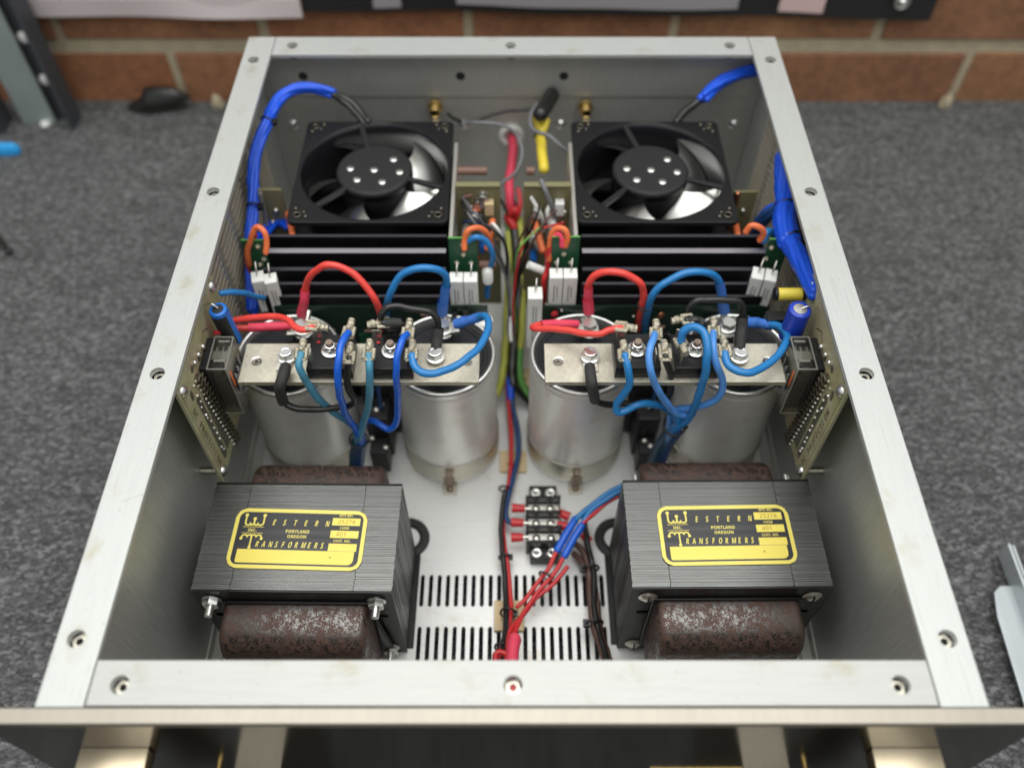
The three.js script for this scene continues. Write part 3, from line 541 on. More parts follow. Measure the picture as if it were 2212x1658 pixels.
// --- channel by the slotted screw transformer
wire('red_lead', 'thick red lead arching and tied to a blue one, nearest the central cable run', 'wire', {
  m: m.red, r: 2.6, p: [[1270, 640, 184], [1271, 616, 194], [1278, 602, 201], [1294, 591, 206], [1318, 586, 209], [1342, 590, 209], [1366, 599, 206], [1383, 611, 202], [1390, 628, 194], [1389, 652, 184], [1384, 680, 164], [1378, 712, 130]],
  sleeves: [{ m: m.pink, r: 3.3, p: [[1272, 674, 168], [1270, 655, 176], [1270, 634, 186], [1271, 618, 193]] }, { m: m.pink, r: 4.0, p: [[1272, 674, 168], [1270, 645, 181]] }], lugs: [[termTop(2).setY(161), V(-0.05, 0.45, -0.8)]],
  ties: [{ a: [1393, 655, 182], b: [1392, 663, 178], r: 4.6 }],
});
wire('red_lead', 'red lead folded flat out over the central cables and back to a rectifier', 'wire', {
  m: m.red, r: 2.3, p: [[1240, 700, 177], [1210, 700, 181], [1175, 701, 185], [1152, 705, 189], [1150, 709, 191], [1173, 709, 196], [1213, 712, 201], [1253, 718, 205], [1284, 722, 208], [1308, 717, 210], [1325, 711, 212], [1340, 709, 213]],
  sleeves: [{ m: m.pink, r: 3.1, p: [[1247, 700, 176], [1222, 699, 180], [1194, 700, 183], [1168, 702, 187]] }], lugs: [[termTop(2).setY(162.4), V(-1, 0.7, 0.1)]], crimps: [[[1351, 707, 213], V(1, -0.05, 0.1)]],
});
wire('black_lead', 'black lead from the plate bolt nearest the central cables, passing behind blue wires', 'wire', {
  m: m.black, r: 2.3, p: [[1280, 850, 172], [1290, 866, 166], [1314, 874, 161], [1346, 872, 158], [1400, 873, 158], [1430, 868, 163], [1446, 850, 173], [1449, 815, 190], [1441, 785, 204], [1437, 770, 211]],
  sleeves: [{ m: m.shrink, r: 3.7, p: [[1274, 791, 195.5], [1276, 808, 197], [1278, 826, 195], [1281, 846, 184], [1285, 863, 170]] }], lugs: [[V(51.2, 190.4, -238.3), V(0.03, 0.1, 1)]], crimps: [[[1436, 758, 212], V(0, 0.1, -1)]],
});
wire('blue_lead', 'blue lead kinking below the third rectifier then swinging across to the bundle', 'wire', {
  m: m.blue, r: 2.5, p: [[1351, 768, 212], [1354, 782, 210], [1357, 802, 205], [1362, 823, 198], [1354, 842, 190], [1339, 863, 180], [1331, 880, 172], [1337, 891, 168], [1352, 887, 168], [1374, 875, 171], [1400, 871, 169], [1427, 876, 161], [1450, 891, 148], [1464, 905, -222, 'z'], [1450, 925, -226, 'z'], [1424, 962, -234, 'z'], [1412, 985, -236, 'z']], crimps: [[[1348, 759, 212], V(0, 0.1, -1)]],
});
wire('blue_lead', 'light blue lead falling in a long slant from the rear corner of the third rectifier', 'wire', {
  m: m.sky, r: 2.4, p: [[1414, 722, 216], [1409, 735, 219], [1402, 758, 218], [1405, 796, 211], [1418, 834, 195], [1437, 866, 176], [1457, 889, 160], [1474, 899, 151], [1482, 894, 150], [1470, 910, -224, 'z'], [1454, 932, -229, 'z'], [1430, 962, -236, 'z'], [1418, 985, -238, 'z']], crimps: [[[1417, 713, 213], V(0.1, 0.05, -1)]],
});
wire('blue_lead', 'blue lead in a tight inverted U over the fourth rectifier, running down to the bundle', 'wire', {
  m: m.blue, r: 2.7, p: [[1471, 736, 213], [1473, 722, 218], [1481, 711, 222], [1495, 706, 224], [1512, 709, 225], [1524, 724, 224], [1528, 756, 219], [1525, 796, 207], [1517, 831, 191], [1506, 863, 174], [1496, 890, 157], [1480, 912, 142], [1458, 926, -222, 'z'], [1436, 955, -230, 'z'], [1424, 985, -234, 'z']], crimps: [[[1474, 747, 212], V(0.2, 0.1, 1)]],
  ties: [{ a: [1460, 915, -222, 'z'], b: [1455, 922, -225, 'z'], r: 7.5 }],
});
wire('blue_lead', 'light blue lead bowing outwards from the fourth rectifier and back across to the bundle', 'wire', {
  m: m.sky, r: 2.4, p: [[1541, 719, 214], [1541, 735, 217], [1541, 755, 216], [1546, 782, 209], [1558, 810, 198], [1562, 838, 186], [1549, 860, 175], [1522, 874, 166], [1490, 881, 158], [1463, 884, 152], [1450, 890, 148], [1447, 905, -226, 'z'], [1440, 935, -232, 'z'], [1430, 985, -238, 'z']], crimps: [[[1542, 709, 213], V(0.05, 0.1, -1)]],
});
wire('black_lead', 'black lead bent in a square arch over the fourth rectifier terminals', 'wire', {
  m: m.black, r: 2.3, p: [[1603, 690, 207], [1606, 668, 214], [1600, 653, 219], [1581, 648, 221], [1544, 647, 222], [1507, 650, 222], [1491, 658, 220], [1489, 674, 214], [1498, 695, 206], [1513, 705, 206], [1521, 702, 209], [1512, 694, 213], [1497, 691, 214], [1484, 691, 214]],
  sleeves: [{ m: m.shrink, r: 3.8, p: [[1598, 752, 195.5], [1601, 725, 200], [1602, 703, 204], [1604, 684, 209]] }, { m: m.shrink, r: 3.0, p: [[1520, 698, 212], [1505, 692, 213], [1486, 691, 214]] }], lugs: [[V(149.4, 190.4, -238.3), V(0.05, 0.35, -1)]], crimps: [[[1475, 691, 213], V(-1, -0.05, 0.1)]],
});
wire('blue_lead', 'blue lead in a wide loop over the plate end, nearest a relay', 'wire', {
  m: m.blue, r: 2.6, p: [[1662, 700, 192], [1684, 705, 196], [1700, 725, 199], [1692, 752, 202], [1666, 781, 204], [1638, 798, 206], [1611, 805, 208], [1586, 798, 209], [1570, 783, 210], [1566, 770, 211], [1566, 764, 212]],
  sleeves: [{ m: m.shrinkBlue, r: 3.4, p: [[1600, 696, 180], [1625, 696, 184], [1650, 699, 190], [1668, 701, 193]] }, { m: m.shrinkBlue, r: 3.9, p: [[1600, 696, 180], [1640, 697, 187]] }], lugs: [[termTop(3).setY(162.4), V(1, 0.5, -0.1)]], crimps: [[[1565, 752, 212], V(0, 0.1, -1)]],
});
wire('blue_lead', 'thick blue lead arching high behind the square arched black lead', 'wire', {
  m: m.blue, r: 2.6, p: [[1558, 634, 187], [1553, 606, 199], [1540, 592, 206], [1518, 587, 210], [1488, 588, 211], [1454, 601, 207], [1427, 618, 202], [1408, 642, 193], [1400, 668, 178], [1394, 698, 150], [1391, 716, 126]],
  sleeves: [{ m: m.shrinkBlue, r: 3.4, p: [[1565, 672, 168], [1561, 650, 178], [1557, 628, 189], [1553, 608, 198]] }, { m: m.shrinkBlue, r: 4.0, p: [[1565, 672, 168], [1560, 645, 181]] }], lugs: [[termTop(3).setY(161), V(-0.05, 0.45, -0.8)]],
});
// cable bundles going down beside the transformers
for (const [label, pts] of [['dark blue cable bundle dropping behind the hex bolted transformer', [[[772, 952, -228, 'z'], [768, 985, -230, 'z'], [764, 1030, -226, 'z']], [[779, 955, -227, 'z'], [775, 990, -229, 'z'], [770, 1030, -224, 'z']]]], ['dark blue cable bundle bending behind the slotted screw transformer', [[[1452, 928, -228, 'z'], [1428, 958, -232, 'z'], [1412, 1000, -232, 'z']], [[1460, 932, -228, 'z'], [1440, 962, -232, 'z'], [1424, 1000, -232, 'z']]]]]) {
  const t = thing('cable_bundle', label, 'cable bundle', path(pts[0])[0]);
  pts.forEach((p, i) => M('insulation', [tube(path(p), 4.6)], i ? m.navy : m.slate, t));
}

// ---------- fans ----------
const fanLabel = ['black square axial fan beside the long blue wire loom that curves down the case wall', 'black square axial fan in the case corner with the short blue loom'];
{
  const t = thing('cooling_fan', fanLabel[0], 'fan', V(0, 0, 0));
  const R = 59.5, cr = 5, outline = [], quad = [[1, 1], [-1, 1], [-1, -1], [1, -1]];
  quad.forEach(([qx, qy], k) => { for (let i = 0; i <= 5; i++) { const a = k * Math.PI / 2 + i * Math.PI / 10; outline.push([qx * (R - cr) + cr * Math.cos(a), qy * (R - cr) + cr * Math.sin(a)]); } });
  const corners = [[-1, -1], [-1, 1], [1, -1], [1, 1]].map(([a, b]) => circle(a * 52, b * 52, 2.2, 12));
  const skin = (r0, r1, y0, y1) => lathe([[r0, y0], [r1, y1]], V(0, 0, 0), AX, 64);
  M('frame', [slab(outline, -4, 0, [circle(0, 0, 57.2, 64), ...corners], 0.5), slab(outline, -38, -34, [circle(0, 0, 56, 64), ...corners], 0.5), lathe([[58.8, -34], [58.8, -4]], V(0, 0, 0), AX, 72)], m.fanFrame, t);
  M('venturi_ring', [lathe([[57.4, -0.3], [56.6, -1.0], [55.0, -5], [54.3, -12], [54.3, -22], [55.4, -37]], V(0, 0, 0), AX, 72)], m.venturi, t);
  for (const [a, b] of [[-1, -1], [-1, 1], [1, -1], [1, 1]]) M('corner_stud', [ring(V(a * 52, 0.2, b * 52), 2.6, 0.5), ball(V(a * 45.5, 0, b * 54), 1.4, 8), ball(V(a * 54, 0, b * 45.5), 1.4, 8), ball(V(a * 47.5, -0.3, b * 49), 1.1, 8)], m.pinDark, t);
  const hub = M('hub', [lathe([[0, 0.2], [26, 0.2], [28.6, -0.6], [29.6, -2.4], [29.6, -7], [0, -7]], V(0, 0, 0), AX, 56), lathe([[28.4, -8], [28.4, -34], [0, -34]], V(0, 0, 0), AX, 48)], m.fanHub, t);
  for (const [x, z] of [[0, 1.5], [14, -11], [20, 4], [7.5, 15.5], [-12, 13], [-18.5, 0]]) M('hub_rivet', [lathe([[0, 0.9], [2.2, 0.8], [3.0, 0.15], [3.0, 0]], V(x, 0.2, z), AX, 16)], m.zinc, hub);
  for (let k = 0; k < 3; k++) { const a = [-1.85, 2.35, 0.35][k]; M('strut', [box(28, 57.5, -4, -0.6, -2.2, 2.2, 1).rotateY(-a)], k === 0 ? m.fanHub : m.blackPlastic, t); }
  for (let k = 0; k < 5; k++) {
    const g = new THREE.PlaneGeometry(1, 1, 10, 12), p = g.attributes.position;
    for (let i = 0; i < p.count; i++) { const r = 29 + 24.4 * (p.getX(i) + 0.5), w = p.getY(i), sweep = 0.35 * ((r - 29) / 24) ** 1.3, a = w * (0.92 - 0.002 * (r - 29)) + sweep, y = -22 + w * 24 + 3 * Math.cos(w * 3); p.setXYZ(i, -r * Math.cos(a), y, r * Math.sin(a)); }
    g.computeVertexNormals();
    M('blade', [g.rotateY(-1.62 + k * 2 * Math.PI / 5)], m.blade, t);
  }
  const oA = V(-106.6, 200, -417.5), oB = V(107.4, 200, -417.5);
  t.position.copy(oA).multiplyScalar(0.001);
  copyOf(t, oB, fanLabel[1], 0);
}

// ---------- heat sinks, tunnels ----------
const hsLabel = ['black finned heat sink in front of the fan with the long blue loom', 'black finned heat sink in front of the fan with the yellow sleeve'];
[[-181.5, -48], [51, 187]].forEach(([x0, x1], i) => {
  const t = thing('heat_sink', hsLabel[i], 'heat sink', V((x0 + x1) / 2, 40, -336));
  for (const [z, y, th] of [[-352, 191.5, 2.6], [-338, 190, 4.6], [-326.5, 183, 3.2], [-318.8, 176, 2.4], [-313.8, 168, 2.2]]) {
    const f = M('fin', [box(x0, x1, 44, y, z - th / 2, z + th / 2)], m.fin, t);
    M('fin_edge', [box(x0, x1, y + 0.02, y + 0.7, z - th / 2, z + th / 2, 0.2)], th > 4 ? m.finEdgeBare : m.finEdge, f);
  }
  M('base_block', [box(x0 + 6, x1 - 6, 40, 158, -476, -356)], m.fin, t);
});
[[-44.5, 'pale metal tunnel plate standing on edge beside the fan with the long blue loom'], [46.5, 'pale metal tunnel plate standing on edge beside the fan with the yellow sleeve']].forEach(([x, label]) => {
  const t = thing('tunnel_plate', label, 'metal plate', V(x, 100, -400));
  M('plate', [box(x - 1.6, x + 1.6, 60, 198, -452, -342, 0.5)], m.tunnel, t);
});

for (const [x, label] of [[-105, 'dark terminal block standing in the gap between capacitors behind the hex bolted transformer'], [106.5, 'dark terminal block standing in the gap between capacitors behind the slotted screw transformer']]) {
  const t = thing('terminal_block', label, 'terminal block', V(x, 32, -286));
  M('body', [box(x - 13, x + 13, 32.2, 112, -309, -284, 1.5), box(x - 9, x + 9, 32.2, 84, -284, -262, 1.5), box(x - 7, x + 7, 32.2, 60, -262, -246, 1.5)], m.blackPlastic, t);
  for (let k = 0; k < 7; k++) { const px = x + rr(-8, 8), st = k % 3; M('terminal_screw', [lathe([[0, 2], [2, 1.6], [2.6, 0]], V(px, [112, 84, 60][st], [-297, -273, -254][st] + rr(-7, 5)), AX, 14)], m.tin, t); }
  M('jumper_lead', [tube([V(x - 6, 112, -300), V(x - 4, 122, -292), V(x + 2, 118, -280), V(x + 3, 86, -272)], 1.8), ], m.navy, t);
  M('board', [box(x - 12, x + 12, 40, 130, -310.6, -309.2)], m.pcb, t);
}

// ---------- driver boards, ceramic resistors, small boards ----------
const drv = [[-176, -18, 'green driver board packed with parts behind the capacitors, near the hex bolted transformer'], [20, 190, 'green driver board packed with parts behind the capacitors, near the slotted screw transformer']];
drv.forEach(([x0, x1, label], i) => {
  const t = thing('driver_board', label, 'circuit board', V((x0 + x1) / 2, 70, -311.8));
  M('board', [box(x0, x1, 60, 160, -312.6, -311)], m.pcbDark, t);
  for (let k = 0; k < 26; k++) {
    const x = rr(x0 + 5, x1 - 8), y = rr(100, 156), w = k % 4;
    if (w === 0) M('resistor', [rod(V(x, y, -309.4), V(x + 6, y, -309.4), 1.2, 8)], m.resistorBrown, t);
    else if (w === 1) M('solder_joint', [ball(V(x, y, -310.6), 1.1, 8)], m.tin, t);
    else if (w === 2) M('transistor', [box(x, x + 4.5, y, y + 5, -311, -307, 0.6)], m.blackPlastic, t);
    else M('disc_capacitor', [lathe([[0, 0.9], [2.6, 0.7], [2.9, 0], [2.6, -0.7], [0, -0.9]], V(x, y, -309), V(0.3, 0, 1), 12)], k % 8 === 3 ? m.redBead : m.copper, t);
  }
});
function tabBoard(x0, x1, y0, y1, z, label, blobs) {
  const t = thing('tab_board', label, 'circuit board', V((x0 + x1) / 2, y0, z));
  M('board', [box(x0, x1, y0, y1, z - 0.8, z + 0.8)], m.pcb, t);
  M('board_edge', [box(x0 + 0.1, x1 - 0.1, y1 + 0.02, y1 + 0.3, z - 0.75, z + 0.75)], m.green, t);
  for (const [fx, fy] of blobs) { const c = V(x0 + fx * (x1 - x0), y0 + fy * (y1 - y0), z + 1); M('solder_joint', [ball(c, 2.1, 10)], m.solder, t); }
  return t;
}
tabBoard(-45.5, -25, 168, 207, -334, 'small green board with solder blobs under the blue and orange loops', [[0.5, 0.85], [0.5, 0.6], [0.25, 0.38], [0.75, 0.38]]);
tabBoard(28.5, 48.5, 168, 208, -334, 'small green board with solder blobs under the orange and red loop by the central cables', [[0.45, 0.85], [0.45, 0.6], [0.2, 0.38], [0.72, 0.38]]);
tabBoard(-194, -178, 166, 203, -336, 'small green board under the orange loop beside the long blue loom', [[0.7, 0.85], [0.8, 0.5], [0.55, 0.35]]);
tabBoard(184, 199, 166, 204, -336, 'small green board under the orange loop beside the tied blue loom', [[0.2, 0.8], [0.1, 0.5]]);
function ceramic(x0, x1, y0, y1, z0, z1, label, ry = 0, group) {
  const o = V((x0 + x1) / 2, y0, (z0 + z1) / 2), t = thing('ceramic_resistor', label, 'resistor', o);
  M('body', [box(x0, x1, y0, y1, z0, z1, 0.6)], m.ceramic, t);
  M('print_mark', [box(o.x - 1.6, o.x - 0.9, y0 + 8, y1 - 8, z1 + 0.02, z1 + 0.12), box(o.x + 0.6, o.x + 1.2, y0 + 12, y1 - 9, z1 + 0.02, z1 + 0.12)], m.greyWire, t);
  M('lead_wire', [tube([V(o.x, y1 - 1, o.z), V(o.x + 0.5, y1 + 5, o.z - 1), V(o.x + 1, y1 + 9, o.z - 5)], 0.7)], m.tin, t);
  t.rotation.y = ry;
  return t;
}
ceramic(-45.2, -35.4, 150, 183, -324, -314, 'white ceramic resistor nearest the fins, in the pair beneath the blue and orange loops');
ceramic(-34.9, -25, 150, 183, -324, -314, 'white ceramic resistor nearest the aisle, in the pair beneath the blue and orange loops');
ceramic(27, 36.6, 154, 187, -324, -314, 'white ceramic resistor nearest the aisle, in the pair beneath the orange and red loops');
ceramic(37.1, 47, 154, 187, -324, -314, 'white ceramic resistor nearest the fins, in the pair beneath the orange and red loops');
ceramic(-188, -179, 152, 184, -324, -313, 'white ceramic block resistor closest to the ultramarine loom, in the tilted pair', 0.25);
ceramic(-178.5, -169.5, 152, 184, -322, -312, 'white ceramic block resistor closest to the fins, in the tilted pair near the ultramarine loom', 0.25);
ceramic(173, 181.5, 154, 186, -326, -314, 'white ceramic block resistor closest to the fins, above the yellow film capacitor', -0.3);
ceramic(182, 190.5, 154, 186, -324, -312, 'white ceramic block resistor closest to the case wall, above the yellow film capacitor', -0.3);
ceramic(11.5, 22, 120, 176, -316, -304, 'tall white ceramic block resistor standing alone beside the yellow and green wire');
{
  const t = thing('small_can_capacitor', 'small pale grey can capacitor low beside the cable aisle behind the second capacitor', 'capacitor', V(-21, 100, -306));
  M('can', [lathe([[0, 0], [6.4, 0], [6.8, 0.8], [6.8, 44], [6, 45], [0, 45]], V(-21, 104, -308), AX, 24)], m.ceramic, t);
  const u = thing('small_can_capacitor', 'small white bead capacitor by the blue looped wire beside the cable aisle', 'capacitor', V(-17, 160, -330));
  M('can', [lathe([[0, 0], [3.6, 0], [4, 1], [4, 12], [0, 14]], V(-18, 166, -330), AX, 18)], m.ceramic, u);
}
// olive input boards between the fans
[[-43, -9, 'olive board with screws on edge between the fan and the red sleeve'], [9, 45, 'olive board with screws on edge below the yellow sleeve']].forEach(([x0, x1, label], i) => {
  const t = thing('input_board', label, 'circuit board', V((x0 + x1) / 2, 110, -395));
  M('board', [box(x0, x1, 70, 203, -396.6, -395)], m.olive, t);
  M('board_edge', [box(x0, x1, 203.05, 204.6, -397, -392, 0.4)], m.olive, t);
  for (let k = 0; k < 9; k++) { const x = rr(x0 + 4, x1 - 4), y = rr(140, 198); M('solder_joint', [ball(V(x, y, -394.4), rr(1.5, 3), 10)], m.tin, t); }
  for (let k = 0; k < 12; k++) {
    const x = rr(x0 + 5, x1 - 8), y = rr(128, 196), w = k % 4;
    if (w === 0) M('resistor', [rod(V(x, y, -392), V(x + 6.5, y + rr(-2, 2), -392), 1.5, 8)], m.resistorBrown, t);
    else if (w === 1) M('transistor', [lathe([[0, 5.4], [3.6, 5.2], [4, 4.6], [4, 0.8], [4.6, 0.4], [4.6, 0]], V(x, y, -395), V(0, 0, 1), 18)], m.zinc, t);
    else if (w === 2) M('electrolytic', [rod(V(x, y, -395), V(x, y, -384), 3, 14)], k > 6 ? m.capBlue : m.ceramic, t);
    else M('jumper', [tube([V(x, y, -394), V(x + 3, y + 4, -386), V(x + 7, y - 2, -394)], 1.0)], k > 6 ? m.orange : m.red, t);
  }
  M('cable_plug', [box(x0 + 3, x0 + 11, 150, 158, -394.8, -386, 0.6), box(x1 - 12, x1 - 5, 178, 190, -394.8, -388, 0.6)], i ? m.ceramic : m.cream, t);
  M('component_lead', [tube([V(x0 + 6, 192, -393), V(x0 + 14, 178, -388), V(x0 + 16, 160, -391)], 1.6)], i ? m.ceramic : m.greyWire, t);
  M('resistor', [rod(V(x0 + 2, 209, -404), V(x0 + (i ? 8 : 24), 209, -404), 3.2, 14)], m.resistorBrown, t);
});
[[-40, 'brown wound resistor lying beside the blue and orange looped wires'], [30, 'pale bent lead with resistor below the orange wire near the red hanging lead']].forEach(([x, label], i) => {
  const t = thing('axial_resistor', label, 'resistor', V(x + 17, 175, -338));
  M('body', [rod(V(i ? 12 : -24, 176, -338), V(i ? 26 : -12, i ? 168 : 176, -338), 3, 14)], i ? m.ceramic : m.resistorBrown, t);
});
// bracket corners by the outer side of each fan
[[-188, 'olive corner board beside the fan with the long blue loom, by the case wall'], [180, 'olive corner board beside the fan in the corner with the short blue loom']].forEach(([x, label], i) => {
  const t = thing('corner_board', label, 'circuit board', V(x, 100, -390));
  M('board', [box(x - 8, x + 10, 80, i ? 190 : 192, -404, -402)], m.olive, t);
  M('solder_joint', [ball(V(x + 2, 172, -401), 2.4, 10), ball(V(x - 3, 160, -401), 2.2, 10)], m.tin, t);
  M('component_lead', [tube([V(x - 6, 190, -400), V(x - 7, 160, -395), V(x - 10, 140, -385)], 2)], i ? m.copper : m.greyWire, t);
});

// ---------- DC protection boards ----------
const boardTex = (mirror) => canvasTex(512, 560, (c, W, H) => {
  c.fillStyle = '#b3af8f'; c.fillRect(0, 0, W, H);
  const fr = (k) => (mirror ? W - k : k);   // distance from the board's front edge
  let q = 13; const r = () => { q = (q * 16807) % 2147483647; return q / 2147483647; };
  for (let i = 0; i < 500; i++) { c.fillStyle = `rgba(${120 + 50 * r()},${112 + 50 * r()},${80 + 30 * r()},0.12)`; c.beginPath(); c.arc(W * r(), H * r(), 6 + 40 * r(), 0, 7); c.fill(); }
  c.fillStyle = 'rgba(62,60,52,0.78)';   // copper areas seen through the laminate
  for (const [a, b, y0, y1] of [[78, 112, 150, 520], [60, 82, 90, 135], [120, 210, 200, 520]]) { c.beginPath(); c.roundRect(Math.min(fr(a), fr(b)), y0, b - a, y1 - y0, 14); c.fill(); }
  for (const [a, y] of [[150, 120], [210, 90], [140, 60]]) { c.beginPath(); c.arc(fr(a), y, 13, 0, 7); c.fill(); }
  c.strokeStyle = 'rgba(40,38,30,0.8)'; c.lineWidth = 5; c.beginPath(); c.moveTo(fr(160), 140); c.lineTo(fr(300), 60); c.lineTo(fr(340), 90); c.stroke();
  c.strokeStyle = 'rgba(50,46,34,0.6)'; c.lineWidth = 3; c.beginPath(); c.moveTo(fr(18), 0); c.lineTo(fr(18), H); c.stroke();
  c.fillStyle = '#1c1b16'; c.font = 'bold 33px sans-serif';
  c.save();
  if (mirror) { c.translate(W - 36, 500); c.rotate(-Math.PI / 2); } else { c.translate(30, 150); c.rotate(Math.PI / 2); }
  [...'DC PROTECTION'].forEach((l, i) => c.fillText(l, i * 26, 0));
  c.restore();
});
for (const s of [-1, 1]) {
  const t = thing('protection_board', s < 0 ? 'upright protection board on the case wall carrying a light blue and black capacitor' : 'upright protection board on the case wall carrying a yellow film capacitor', 'circuit board', V(s * 199, 119, -233));
  M('board', [box(s * 198.2, s * 199.8, 119, 224.8, -282, -184.5)], m.glassFibre, t);
  const face = new THREE.PlaneGeometry(97.3, 105.8).rotateY(-s * Math.PI / 2).translate(s * 198.14, 172, -233.2);
  M('printed_face', [face], phys({ map: boardTex(s > 0), roughness: 0.38 }), t, true);
  for (const [y, z] of [[218, -191], [126, -191], [219, -276]]) {
    const sc = M('screw', [lathe([[0, 3], [2, 2.8], [3.7, 1.4], [4, 0]], V(s * 198.1, y, z), V(-s, 0, 0), 20)], m.zinc, t);
    M('standoff', [rod(V(s * 199.8, y, z), V(s * 213, y, z), 2.6)], m.clamp, sc);
  }
  // row of bent pins
  for (let k = 0; k < 17; k++) {
    const y = 206 - k * 5.4, z = -208.5 - k * 0.6;
    const tooth = M('pin', [box(s * 194.6, s * 198.1, y - 1.6, y + 1.6, z - 4.4, z + 1.2, 0.7), box(s * 193.4, s * 195.4, y - 0.9, y + 0.9, z - 5.6, z - 2, 0.4)], m.pinDark, t);
    M('pin_solder', [ball(V(s * 197.2, y + 0.6, z + 1.6), 1.25, 8)], k < 4 ? m.solder : m.tin, tooth);
  }
  for (let k = 0; k < 12; k++) M('solder_joint', [ball(V(s * 198, 205 - k * 6.6 + rr(-2, 2), -201 - rr(0, 4)), rr(0.8, 1.5), 8)], m.tin, t);
  for (const [y, z] of [[214, -216], [212, -224], [209, -233]]) M('solder_joint', [ball(V(s * 197.6, y, z), 2.0, 10)], m.tin, t);
  // relay in a clear cover
  const rx = (d) => s * (198.1 - d), rel = M('relay', [box(rx(0.5), rx(5), 158, 206, -243, -217, 0.5)], m.blackPlastic, t);
  M('relay_cover', [box(rx(5.1), rx(17.6), 158, 206.3, -243.4, -216.6, 1)], m.clear, rel);
  const e0 = rx(5.2), e1 = rx(17.6), ed = [];
  for (const [ya, yb, za, zb] of [[205.4, 206.6, -243.6, -242.6], [205.4, 206.6, -217.4, -216.4], [157.8, 158.8, -217.4, -216.4]]) ed.push(box(e0, e1, ya, yb, za, zb, 0.2));
  for (const z of [-243.2, -216.8]) ed.push(box(rx(17.0), rx(17.9), 158, 206.4, z - 0.5, z + 0.5, 0.2));
  ed.push(box(rx(17.0), rx(17.9), 205.6, 206.6, -243.4, -216.6, 0.2), box(rx(5.3), rx(6.2), 205.6, 206.7, -243.4, -216.6, 0.2), box(rx(9), rx(16), 206.35, 206.9, -240, -238.4), box(rx(9), rx(16), 206.35, 206.9, -224, -222.4));
  M('cover_edge', ed, m.frosted, rel);
  M('relay_mechanism', [box(rx(6.5), rx(15.5), 161, 199, -241, -233, 0.6), box(rx(6.5), rx(14), 161, 194, -228, -219, 0.6), box(rx(7), rx(13), 196, 201, -232, -219, 0.5)], m.relayDark, rel);
  M('relay_coil', [rod(V(rx(12), 166, -230), V(rx(12), 188, -230), 5.6, 20), box(rx(6), rx(17), 189, 190.5, -239, -221), box(rx(6), rx(8), 160, 202, -238, -222)], m.relayDark, rel);
  M('relay_contact', [box(rx(8), rx(9), 186, 205, -236, -233), box(rx(12), rx(13), 188, 205, -236, -224), box(rx(6), rx(16), 203, 204.5, -233, -226), box(rx(14.8), rx(15.4), 160, 204, -238, -222)], m.zinc, rel);
  M('relay_mark', [box(rx(17.65), rx(17.8), 184, 199, -222, -219.6)], m.orange, rel);
  for (let k = 0; k < 7; k++) M('relay_print', [box(rx(17.65), rx(17.8), 172 + k * 0.1, 190 - (k % 3) * 3, -226 - k * 2.1, -225.3 - k * 2.1)], m.ceramic, rel);
  if (s < 0) {
    const c = M('radial_capacitor', [lathe([[0, 0], [5.6, 0], [6, 0.8], [6, 31], [5.4, 32], [3.6, 32]], V(-187, 190, -254), V(-0.05, 1, 0.02), 32)], m.capBlue, t);
    M('capacitor_end', [lathe([[0, 32.3], [3.7, 32.1]], V(-187, 190, -254), V(-0.05, 1, 0.02), 24)], m.rubber, c);
    M('capacitor_lead', [tube([V(-188.6, 222.5, -254), V(-192, 225, -255), V(-197.6, 223, -256)], 0.6)], m.tin, c);
    for (const [h, w] of [[0.7, 2.4], [0.3, 2.4]]) M('capacitor_band', [lathe([[6.08, 2], [6.08, 29]], V(-187, 190, -254), V(-0.05, 1, 0.02), 32).scale(1, 1, 1)].map((g) => { const i = g.index, a = []; for (let k = 0; k < i.count; k += 6) { const seg = Math.floor(k / 6) % 32; if (h > 0.5 ? seg < 5 : seg > 27) for (let j = 0; j < 6; j++) a.push(i.getX(k + j)); } g.setIndex(a); return g; }), m.rubber, c);
    M('diode', [rod(V(-194, 206, -247), V(-190, 203, -250), 1.4, 10)], m.redBead, t);
  } else {
    const c = M('radial_capacitor', [lathe([[0, 0], [6.9, 0], [7.4, 0.8], [7.4, 27], [6.6, 28], [4.4, 28.2]], V(186.5, 190, -257), AX, 32)], m.capDeep, t);
    M('capacitor_end', [lathe([[0, 28.4], [4.4, 28.25]], V(186.5, 190, -257), AX, 24), tube([V(187, 218.6, -257), V(192, 219.5, -258), V(197.6, 218, -259)], 0.6)], m.tin, c);
    const f = M('film_capacitor', [rod(V(179, 206, -281), V(195, 206, -281), 4.3, 22)], m.filmYellow, t);
    M('film_capacitor_cap', [rod(V(176.8, 206, -281), V(178.9, 206, -281), 4.4, 22), rod(V(195.1, 206, -281), V(196.6, 206, -281), 4.4, 22)], m.blackPlastic, f);
    M('transistor', [box(172, 194, 186, 197, -274, -266, 0.6), box(178, 194, 190, 200, -248.5, -244, 0.6)], m.blackPlastic, t);
    for (const k of [0, 1]) M('wire_nut', [rod(V(200, 222 - k * 1, -232 + k * 15), V(207, 222 - k, -232 + k * 15), 3.8, 14, 2.6)], m.redBead, t);
  }
}

